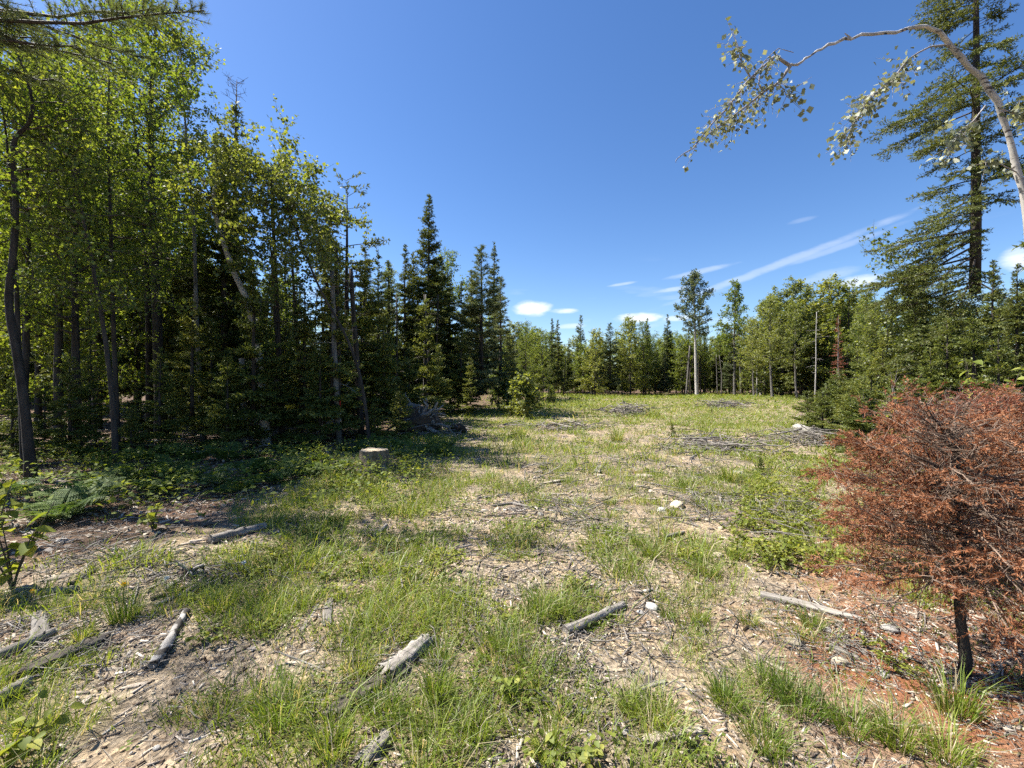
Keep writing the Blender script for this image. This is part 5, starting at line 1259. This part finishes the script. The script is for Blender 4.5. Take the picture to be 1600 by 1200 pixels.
for (cx, cy, sx, sy, n, l0, l1, lab, g, zz) in [(1118, 697, 60, 10, 30, .4, 1.5, 'grey branch in the slash heap across the clearing', 'slash heap across the clearing', .12), (1262, 688, 28, 7, 13, .5, 1.6, 'grey branch in the slash heap by the white birch log', 'slash heap by the white birch log', .25),
                                             (982, 647, 17, 3, 22, .7, 2.2, 'grey branch in the brush pile in mid-field', 'brush pile in mid-field', .55), (1135, 636, 26, 2, 17, .8, 2.4, 'grey branch in the far brush pile before the maple', 'far brush pile', .5), (880, 668, 50, 3, 15, .5, 1.8, 'grey branch in the strip of debris across the field', 'strip of debris across the field', .12), (700, 678, 24, 9, 15, .4, 1.3, 'grey branch scattered below the uprooted stump', 'branches below the uprooted stump', .12), (655, 668, 26, 6, 15, .5, 1.5, 'grey branch heaped on the uprooted stump', 'branches heaped on the uprooted stump', .5)]:
    for i in range(n): stick(cx + rg.normal(0, sx * .6), cy + rg.normal(0, sy * .6), rg.uniform(l0, l1), rg.random() * 6.28, rg.random() < .25, lab, g, rg.uniform(.9, 1.8), rg.random() * zz)

STN = []
for i in range(6):
    mb = MB(); rock(mb, (0, 0, 0), 1, np.random.default_rng(660 + i), (1, .75, .5), 2); STN.append((mb.mesh('stone_tan', M['stone'], False), mb.mesh('stone_grey', M['greystone'], False)))


def stone(px, py, wpx, label, grey=False, group=None):
    c = gp(px, py); r = wpx / 2 * c[1] / FPX; o = obj('stone', STN[rg.integers(6)][int(grey)], None, (c[0], c[1], c[2] + r * .22), rz=rg.random() * 6.28, sc=r); return tag(o, label, 'stone', group)


for a in [(833, 918, 19, 'yellowish upright stone in the middle of the grass'), (1058, 792, 28, 'flat pale slab of stone in mid-clearing'), (1034, 798, 14, 'small pale stone left of the flat slab', True), (1152, 742, 19, 'pale rounded boulder beside a sedge tuft', True), (1243, 1006, 24, 'flat yellow stone at the border of the red needles'),
          (1314, 1036, 22, 'yellow stone on the red needles', False), (1382, 1056, 17, 'grey-green stone on the red needles', True), (603, 1014, 12, 'white pebble left of the cracked log', True), (548, 1015, 14, 'yellowish pebble in the grass by the cracked log'), (863, 1062, 16, 'pale stone on the sandy strip'), (913, 1112, 17, 'squarish pale stone near the clover', True),
          (978, 1146, 13, 'grey pebble left of the curved plank', True), (641, 846, 16, 'white stone in the grass right of the pale stick', True), (1292, 985, 15, 'dark grey stone on the needles by the long log', True), (1000, 958, 11, 'round white pebble by the smooth grey log', True), (1018, 950, 22, 'flat white stone behind the smooth grey log', True), (1122, 870, 18, 'pale stone in the right-hand grass'), (35, 923, 20, 'white flat stone below the broad-leaved plant', True), (98, 846, 14, 'white stone on the shaded floor', True), (1390, 985, 22, 'whitish stone under the nearest dead fir', True)]:
    stone(*a)
for i in range(46):
    z = zones[rg.integers(len(zones))]; g = rg.random() < .4
    stone(rg.uniform(*z[0]), rg.uniform(*z[1]), rg.uniform(5, 12), ('grey' if g else 'tan') + ' pebble ' + z[3], g, ('grey' if g else 'tan') + ' pebbles ' + z[3])


# ------------------------------------------------------------------ tufts, ferns, leafy plants, flowers
def tuft_mesh(seed, h, n, w=.004, dry=.08, spread=.035, flop=.7):
    rng = np.random.default_rng(seed); mb = MB(); a = rng.random(n) * 6.283; r = np.sqrt(rng.random(n)) * spread; P = np.stack([np.cos(a) * r, np.sin(a) * r, np.full(n, -.01)], 1); hh = h * (.25 + .85 * rng.random(n) ** 1.3)
    a2 = a + rng.normal(0, .5, n); ln = np.stack([np.cos(a2), np.sin(a2)], 1) * (hh * rng.uniform(.2, flop + .3, n))[:, None]; ti = np.where(rng.random(n) < dry, .85 + .15 * rng.random(n), rng.uniform(.05, .62, n))
    mb.blades(P, hh, ln, w * rng.uniform(.7, 1.4, n), ti, 2, rng); return mb.mesh('tuft', M['grass'], False)


TUF = [tuft_mesh(800 + i, .19, 240, .0036, .14, .085, 1.1) for i in range(4)] + [tuft_mesh(810, .24, 190, .0036, .16, .06, .9)]
for (px, py, s, lab) in [(195, 968, 1.25, 'big grass tuft with a dandelion, left foreground'), (345, 950, 1.0, 'grass tuft right of the thin dark branch'), (440, 1125, 1.1, 'tall grass tuft in front left of the cracked log'), (683, 1090, 1.1, 'dark green tuft right of the cracked log'), (690, 1035, .8, 'grass tuft behind the dark green tuft'), (600, 1120, .9, 'tuft below the cracked log'),
                         (785, 1010, .9, 'tuft in the green strip left of the sandy soil'), (838, 962, 1.15, 'wide lush tuft below the yellow stone'), (880, 958, .95, 'lush tuft left of the smooth grey log'), (1105, 898, 1., 'tuft right of centre in mid-foreground'), (1045, 965, .6, 'small tuft right of the smooth grey log'), (1092, 968, .7, 'tuft beside the grey bark lump'), (1133, 1098, .85, 'lone tuft on the bare soil at right'), (1030, 1125, .8, 'tuft above the curved plank'), (985, 1110, .6, 'small tuft left of the one above the plank'),
                         (1250, 1110, 1.1, 'large tuft at the border of the red needles'), (1330, 1140, 1.1, 'long-bladed tuft near the bottom right'), (1215, 1080, 1., 'tuft left of the large border tuft'), (1492, 1115, 1.25, 'shaded tuft at the foot of the nearest dead fir'), (1400, 1165, 1., 'tuft at the bottom right edge'), (1195, 1165, .9, 'tuft at the bottom edge right of the plank'), (1138, 752, 1.6, 'dark sedge tuft beside the pale boulder'), (1068, 760, 1.1, 'small green tuft on the debris strip'), (1018, 868, .9, 'tuft in the middle of the clearing'), (998, 850, .8, 'thin tuft left of the mid-clearing tuft'), (952, 788, .9, 'tuft near the white splinter'),
                         (1020, 652, 3.2, 'tall dark tuft right of the brush pile'), (810, 682, 2.2, 'tuft in the far grass at left of the debris strip'), (965, 690, 2.4, 'tuft above the debris across the clearing'), (1268, 978, .7, 'tuft beside the flat yellow stone'), (60, 1150, 1., 'tuft at the lower left corner'), (130, 1000, .7, 'tuft by the root knob at left'), (560, 1050, .8, 'thin tuft on the left of the cracked log'), (860, 1180, .9, 'tuft at the bottom edge by the clover'), (740, 1150, .9, 'tuft at the bottom edge centre-left'), (520, 1180, .9, 'tuft at the bottom edge left of the pale wood'), (1480, 1180, 1., 'tuft at the right bottom corner'), (1170, 975, .6, 'little tuft by the long log'), (1150, 870, .9, 'sunny tuft left of the yellow-green seedlings')]:
    c = gp(px, py); tag(obj('grass_tuft', TUF[rg.integers(5)], None, tuple(c), rz=rg.random() * 6.28, sc=s * rg.uniform(.9, 1.05)), lab, 'grass tuft', 'separate grass tufts in the clearing')


def frond_mesh(seed, L_=.5):
    rng = np.random.default_rng(seed); mb = MB(); s = np.linspace(0, 1, 8); P = np.stack([s * L_ * .85, s * 0, L_ * (.75 * s - .55 * s * s)], 1); mb.tube(P, .003 * (1 - .7 * s), 3, cap=False)
    u = np.repeat(np.linspace(.15, .98, 20), 2); sg = np.tile([1., -1], 20); C = np.stack([np.interp(u, s, P[:, i]) for i in range(3)], 1); l = L_ * .30 * np.sin(np.pi * np.clip(u * .85 + .15, 0, 1)) + .012
    D = nrm(np.stack([np.full(40, .35), sg, np.full(40, -.1) + rng.normal(0, .08, 40)], 1))
    for f in np.linspace(.08, .95, 7):
        for q in (-1, 1): mb.leaves(C + D * (l * f)[:, None], nrm(D * .5 + np.array([q * .8, 0, 0.])), np.tile([[-.3, 0, 1.]], (40, 1)), l * .24 * (1.1 - .7 * f), l * .12, .05, rng.random(40))
    return mb.mesh('frond', M['fern'], False)


FRO = [frond_mesh(820 + i) for i in range(3)]
fern_px = [(300, 748), (340, 760), (390, 742), (425, 735), (460, 728), (500, 722), (355, 722), (270, 735), (240, 748), (200, 752), (150, 770), (310, 722), (280, 716), (230, 722), (190, 715), (400, 715), (440, 710), (545, 706), (620, 700), (600, 698), (665, 705), (700, 700), (120, 800), (95, 812), (75, 795), (160, 748), (470, 745), (430, 757), (375, 770), (520, 740), (250, 770), (20, 775), (330, 705), (690, 712), (640, 716), (570, 700), (480, 706)]
for i, (px, py) in enumerate(fern_px):
    c = gp(px, py); s = rg.uniform(.75, 1.25); near = 'left of the grey stub trunk' if px < 360 else ('between the birch and the stump' if px < 575 else 'right of the cut stump')
    e = thing('fern', 'feathery green fern in the shade ' + near, 'fern', c, rg.random() * 6.28, s, 'ferns in the shade ' + near)
    for q in range(7): obj('frond', FRO[q % 3], e, (0, 0, 0), rot=(rg.normal(0, .15), rg.normal(-.15, .2), q * .9 + rg.normal(0, .15)), sc=rg.uniform(.75, 1.1))


def big_leaf(seed, mat):
    rng = np.random.default_rng(seed); u = np.array([0, .15, .35, .6, .85, 1.]); w = np.array([.0, .26, .36, .30, .14, 0.]); V = []; z = -.18 * u ** 2
    for i in range(6): V += [[u[i], -w[i], z[i] + .10 * w[i] / .36], [u[i], 0, z[i]], [u[i], w[i], z[i] + .10 * w[i] / .36]]
    Q = []
    for i in range(5): Q += [[3 * i, 3 * i + 1, 3 * i + 4, 3 * i + 3], [3 * i + 1, 3 * i + 2, 3 * i + 5, 3 * i + 4]]
    mb = MB(); mb.add(V, Q, None, rng.uniform(.2, 1)); return mb.mesh('broad_leaf', M[mat])


BL = [big_leaf(830 + i, 'herb') for i in range(4)]


def leafy_plant(name, label, cat, base, h, R, nleaf, size, seed, nst=5, group=None):
    rng = np.random.default_rng(seed); e = thing(name, label, cat, base, 0, None, group); L_ = []
    for q in range(nst):
        az = rng.random() * 6.283; s = np.linspace(0, 1, 6); rr = R * rng.uniform(.3, 1); hh = h * rng.uniform(.6, 1.05); P = np.stack([np.cos(az) * rr * s ** 1.4, np.sin(az) * rr * s ** 1.4, hh * s], 1); mb = MB(); mb.tube(P, .008 * (1 - .7 * s) * (size / .12), 5, cap=False); obj('stem', mb.mesh('plant_stem', M['twig']), e); L_.append((s, P))
    for q in range(nleaf):
        s, P = L_[q % nst]; u = rng.uniform(.25, 1); c = np.array([np.interp(u, s, P[:, i]) for i in range(3)]); obj('leaf', BL[rng.integers(4)], e, tuple(c), rot=(rng.normal(0, .35), rng.uniform(-.2, .7), rng.random() * 6.283), sc=size * rng.uniform(.7, 1.3))
    return e


leafy_plant('broad_leaved_plant', 'broad-leaved young plant at the left edge, leaves catching the sun', 'plant', gp(20, 925), .62, .30, 34, .115, 841)
leafy_plant('broad_leaved_plant', 'broad-leaved plant behind the sunlit one at the left edge', 'plant', gp(-10, 860), .62, .4, 30, .12, 842)
leafy_plant('broad_leaved_plant', 'pale green leafy plant in the lower left corner', 'plant', gp(12, 1195), .22, .24, 40, .05, 843, 7)
leafy_plant('hobblebush', 'large-leaved shrub above the left top of the dead firs', 'shrub', (5.6, 5.9, hz(5.6, 5.9)), 1.5, .5, 80, .105, 844, 8)
leafy_plant('hobblebush', 'large-leaved shrub before the big spruce trunk', 'shrub', (6.7, 6.1, hz(6.7, 6.1)), 1.85, .55, 110, .105, 845, 10)
leafy_plant('hobblebush', 'small large-leaved shrub at the right edge', 'shrub', (7.3, 6.0, hz(7.3, 6)), 1.5, .5, 60, .10, 846, 7)
leafy_plant('maple_seedling', 'shaded maple seedling on the brown forest floor', 'seedling', gp(238, 830), .36, .16, 26, .085, 847)
leafy_plant('clover_patch', 'dark green clover-like plant at the bottom edge', 'plant', gp(850, 1190), .12, .20, 60, .034, 848, 9)
leafy_plant('clover_patch', 'second dark green clover-like plant at the bottom edge', 'plant', gp(915, 1185), .12, .18, 50, .034, 849, 9)
leafy_plant('leafy_seedling', 'bright leafy sprig among grass right of the cracked log', 'seedling', gp(790, 1090), .14, .09, 18, .045, 850)

SEE = []
for i in range(3):
    rng = np.random.default_rng(860 + i); mb = MB(); sm = MB()
    for q in range(13):
        az = rng.random() * 6.283; l = rng.uniform(.10, .26); d = np.array([math.cos(az), math.sin(az), rng.uniform(.3, 1.3)]); d /= np.linalg.norm(d); P1 = d * l; sm.sticks(np.zeros((1, 3)), P1[None], .002, .001)
        k = 9; D = nrm(rng.normal(size=(k, 3)) * [1, 1, .4] + d * .5); C = P1 * rng.uniform(.5, 1.05, (k, 1)); ll = rng.uniform(.03, .055, k); mb.leaves(C, D, nrm(rng.normal(0, .35, (k, 3)) + [0, 0, 1]), ll, ll * .6, .12, np.clip(rng.uniform(.5, 1, k), 0, 1))
    SEE.append([('stems', sm.mesh('seedling_stems', M['twig'])), ('leaves', mb.mesh('seedling_leaves', M['herb'], False))])
see_px = [(1150 + 150 * ((i_ * .618) % 1), 705 + 195 * ((i_ * .7548) % 1), 'in the sunny patch left of the dead firs') for i_ in range(46)] + [(x, y, 'in the sunny patch left of the dead firs') for x, y in [(1190, 800), (1210, 785), (1235, 775), (1200, 770), (1225, 800), (1250, 790), (1180, 780), (1260, 765), (1215, 825), (1240, 830), (1195, 860), (1225, 850), (1205, 880), (1245, 870), (1185, 830), (1265, 815), (1240, 740), (1220, 745), (1200, 755), (1255, 745), (1180, 760), (1170, 800), (1275, 745), (1225, 720), (1245, 715)]] + \
         [(x, y, 'in the grass left of centre') for x, y in [(700, 880), (690, 895), (540, 930), (520, 905), (640, 905), (565, 890), (480, 840), (505, 800), (520, 815), (640, 1000), (600, 860), (440, 870), (400, 900)]] + [(x, y, 'near the cut stump') for x, y in [(560, 745), (620, 735), (680, 705), (545, 730), (590, 765), (500, 770), (530, 760)]] + \
         [(x, y, 'in the foreground grass') for x, y in [(1090, 1185), (780, 970), (900, 915), (830, 1100), (1360, 1012), (1400, 1048), (410, 985), (125, 1010), (330, 1000), (1050, 805), (1075, 870), (720, 1010)]]
for (px, py, w) in see_px:
    c = gp(px, py); k = SEE[rg.integers(3)]; far = c[1] / 3.2
    if 'sunny' in w: w = 'in the %s %s part of the sunny patch by the dead firs' % ('far' if py < 770 else ('middle' if py < 830 else 'near'), 'left' if px < 1225 else 'right')
    thing('leafy_seedling', 'yellow-green leafy seedling ' + w, 'seedling', c, rg.random() * 6.28, rg.uniform(.7, 1.1) * (.92 if py < 900 and px > 1100 else .8) * min(1.1, max(.7, far)), 'yellow-green seedlings ' + w, k)

# small dark bush and conifer seedlings out in the field
for (px, py, top, lab) in [(1050, 682, 660, 'small dark bush in the middle of the field'), (1152, 622, 612, 'dark little fir at the foot of the spire-topped maple'), (1112, 646, 638, 'low dark fir by the far brush pile'), (1188, 742, 712, 'thin young fir in front of the slash heap')]:
    c = gp(px, py); p = PR['fi3']; H = max(.3, CAM_Z + (HOR - top) / FPX * c[1] - c[2]); s = H / p['H']; thing('fir_seedling', lab, 'fir', c - [0, 0, .02], rg.random() * 6, (s * .8, s * .8, s), None, p['parts'])

# dandelions and seed heads
def flower(px, py, up, yellow, label):
    c = gp(px, py); rng = np.random.default_rng(int(px)); st = MB(); st.tube(np.array([[0, 0, 0], [.005, 0, up * .6], [.0, .004, up]]), .0022, 5); hd = MB(); n = 46; D = nrm(rng.normal(size=(n, 3)) + ([0, 0, 1.1] if yellow else [0, 0, .2])); hd.leaves(np.tile([[0, .004, up]], (n, 1)), D, nrm(rng.normal(size=(n, 3))), .022, .007, .1, rng.random(n)); rock(hd, (0, .004, up), .009, rng, (1, 1, .8), 1)
    thing('dandelion', label, 'flower', c, 0, None, None, [('stem', st.mesh('flower_stem', M['herb'])), ('flower_head', hd.mesh('flower_head', M['yellow' if yellow else 'white'], False))])


flower(193, 945, .14, True, 'yellow dandelion blooming above the big grass tuft'); flower(49, 934, .04, True, 'low yellow dandelion in the dark soil at left')
flower(259, 932, .13, False, 'white dandelion seed head right of the big tuft'); flower(380, 905, .13, False, 'white dandelion seed head in the sunlit grass')

# tangle of dead grey branches at the right edge
for i in range(22):
    rng = np.random.default_rng(900 + i); c = np.array([rng.uniform(6.6, 9.0), rng.uniform(5.6, 7.6), 0]); c[2] = hz(c[0], c[1]); az = rng.random() * 6.28; el = rng.uniform(.1, 1.0); l = rng.uniform(1.2, 2.6); s = np.linspace(0, 1, 7); d = np.array([math.cos(az) * math.cos(el), math.sin(az) * math.cos(el), math.sin(el)])
    P = d * (l * s)[:, None] + np.cumsum(rng.normal(0, .04, (7, 3)), 0); P[:, 2] -= .25 * l * s * s; P[:, 2] = np.maximum(P[:, 2], .0); mb = MB(); mb.tube(P, .016 * (1 - .8 * s) + .003, 5)
    tw = MB(); u = rng.uniform(.3, 1, 14); C = np.stack([np.interp(u, s, P[:, j]) for j in range(3)], 1); tw.sticks(C, C + nrm(rng.normal(size=(14, 3)) + d) * rng.uniform(.15, .5, (14, 1)), .005, .0015)
    thing('dead_branch', 'bare grey dead branch in the tangle at the right edge', 'branch', c, 0, None, 'tangle of dead grey branches at the right edge', [('stem', mb.mesh('dead_branch', M['greytwig'])), ('twigs', tw.mesh('dead_branch_twigs', M['greytwig']))])


def brushwood():
    """thin twigs heaped on the slash piles and strewn between them, far too many to count"""
    rng = np.random.default_rng(950); mb = MB()
    for (cx, cy, sx, sy, n, l0, l1, r0, hh) in [(1115, 697, 85, 11, 190, .2, 1.3, .015, .10), (1268, 690, 34, 8, 110, .2, 1.2, .015, .25), (982, 647, 20, 3, 150, .3, 1.6, .024, .4), (1135, 637, 34, 2, 110, .4, 1.8, .028, .35), (880, 668, 70, 4, 130, .2, 1.2, .014, .08), (655, 672, 30, 7, 220, .2, 1.0, .013, .5), (705, 680, 26, 9, 110, .2, .9, .011, .12),
                                           (880, 800, 100, 28, 170, .1, .6, .007, .04), (1110, 785, 60, 30, 160, .1, .55, .007, .04), (90, 1015, 90, 40, 130, .05, .28, .0045, .03), (290, 905, 60, 22, 110, .06, .35, .005, .04), (620, 1050, 70, 50, 110, .05, .25, .0038, .03), (1240, 800, 40, 50, 110, .2, .6, .005, .15), (160, 870, 120, 40, 170, .08, .5, .005, .03), (960, 1010, 120, 70, 140, .04, .2, .0036, .02), (800, 880, 420, 110, 420, .08, .42, .0052, .03), (720, 1060, 420, 90, 320, .04, .24, .0040, .03), (950, 730, 220, 26, 260, .15, .8, .009, .05), (1330, 1000, 150, 60, 150, .06, .3, .0042, .03)]:
        C = np.array([gp(cx + a * sx * .6, cy + b * sy * .6) for a, b in rng.normal(size=(n // 4, 2))]); C = np.repeat(C, 4, 0); n = len(C); l = rng.uniform(l0, l1, n); a = rng.random(n) * 6.283; e = rng.normal(0, .2, n)
        C[:, 0] += rng.normal(0, l * .4); C[:, 1] += rng.normal(0, l * .4); C[:, 2] = height(C[:, 0], C[:, 1]) + .01 + hh * rng.random(n) ** 1.8
        D = np.stack([np.cos(a) * np.cos(e), np.sin(a) * np.cos(e), np.sin(e)], 1) * l[:, None] * .5; K = rng.normal(0, .06, (n, 3)) * l[:, None]; rr = r0 * rng.uniform(.4, 1.3, n)
        A, B = C - D, C + D; 
        for Q in (A, B): Q[:, 2] = np.maximum(Q[:, 2], height(Q[:, 0], Q[:, 1]) + .004)
        mb.sticks(A, C + K, rr, rr * .85, rng.random(n)); mb.sticks(C + K, B, rr * .85, rr * .5, rng.random(n))
    stuff('brushwood', mb.mesh('brushwood', M['bleached'], False), 'thin grey twigs heaped and strewn over the slash and bare soil', 'brushwood')


brushwood()
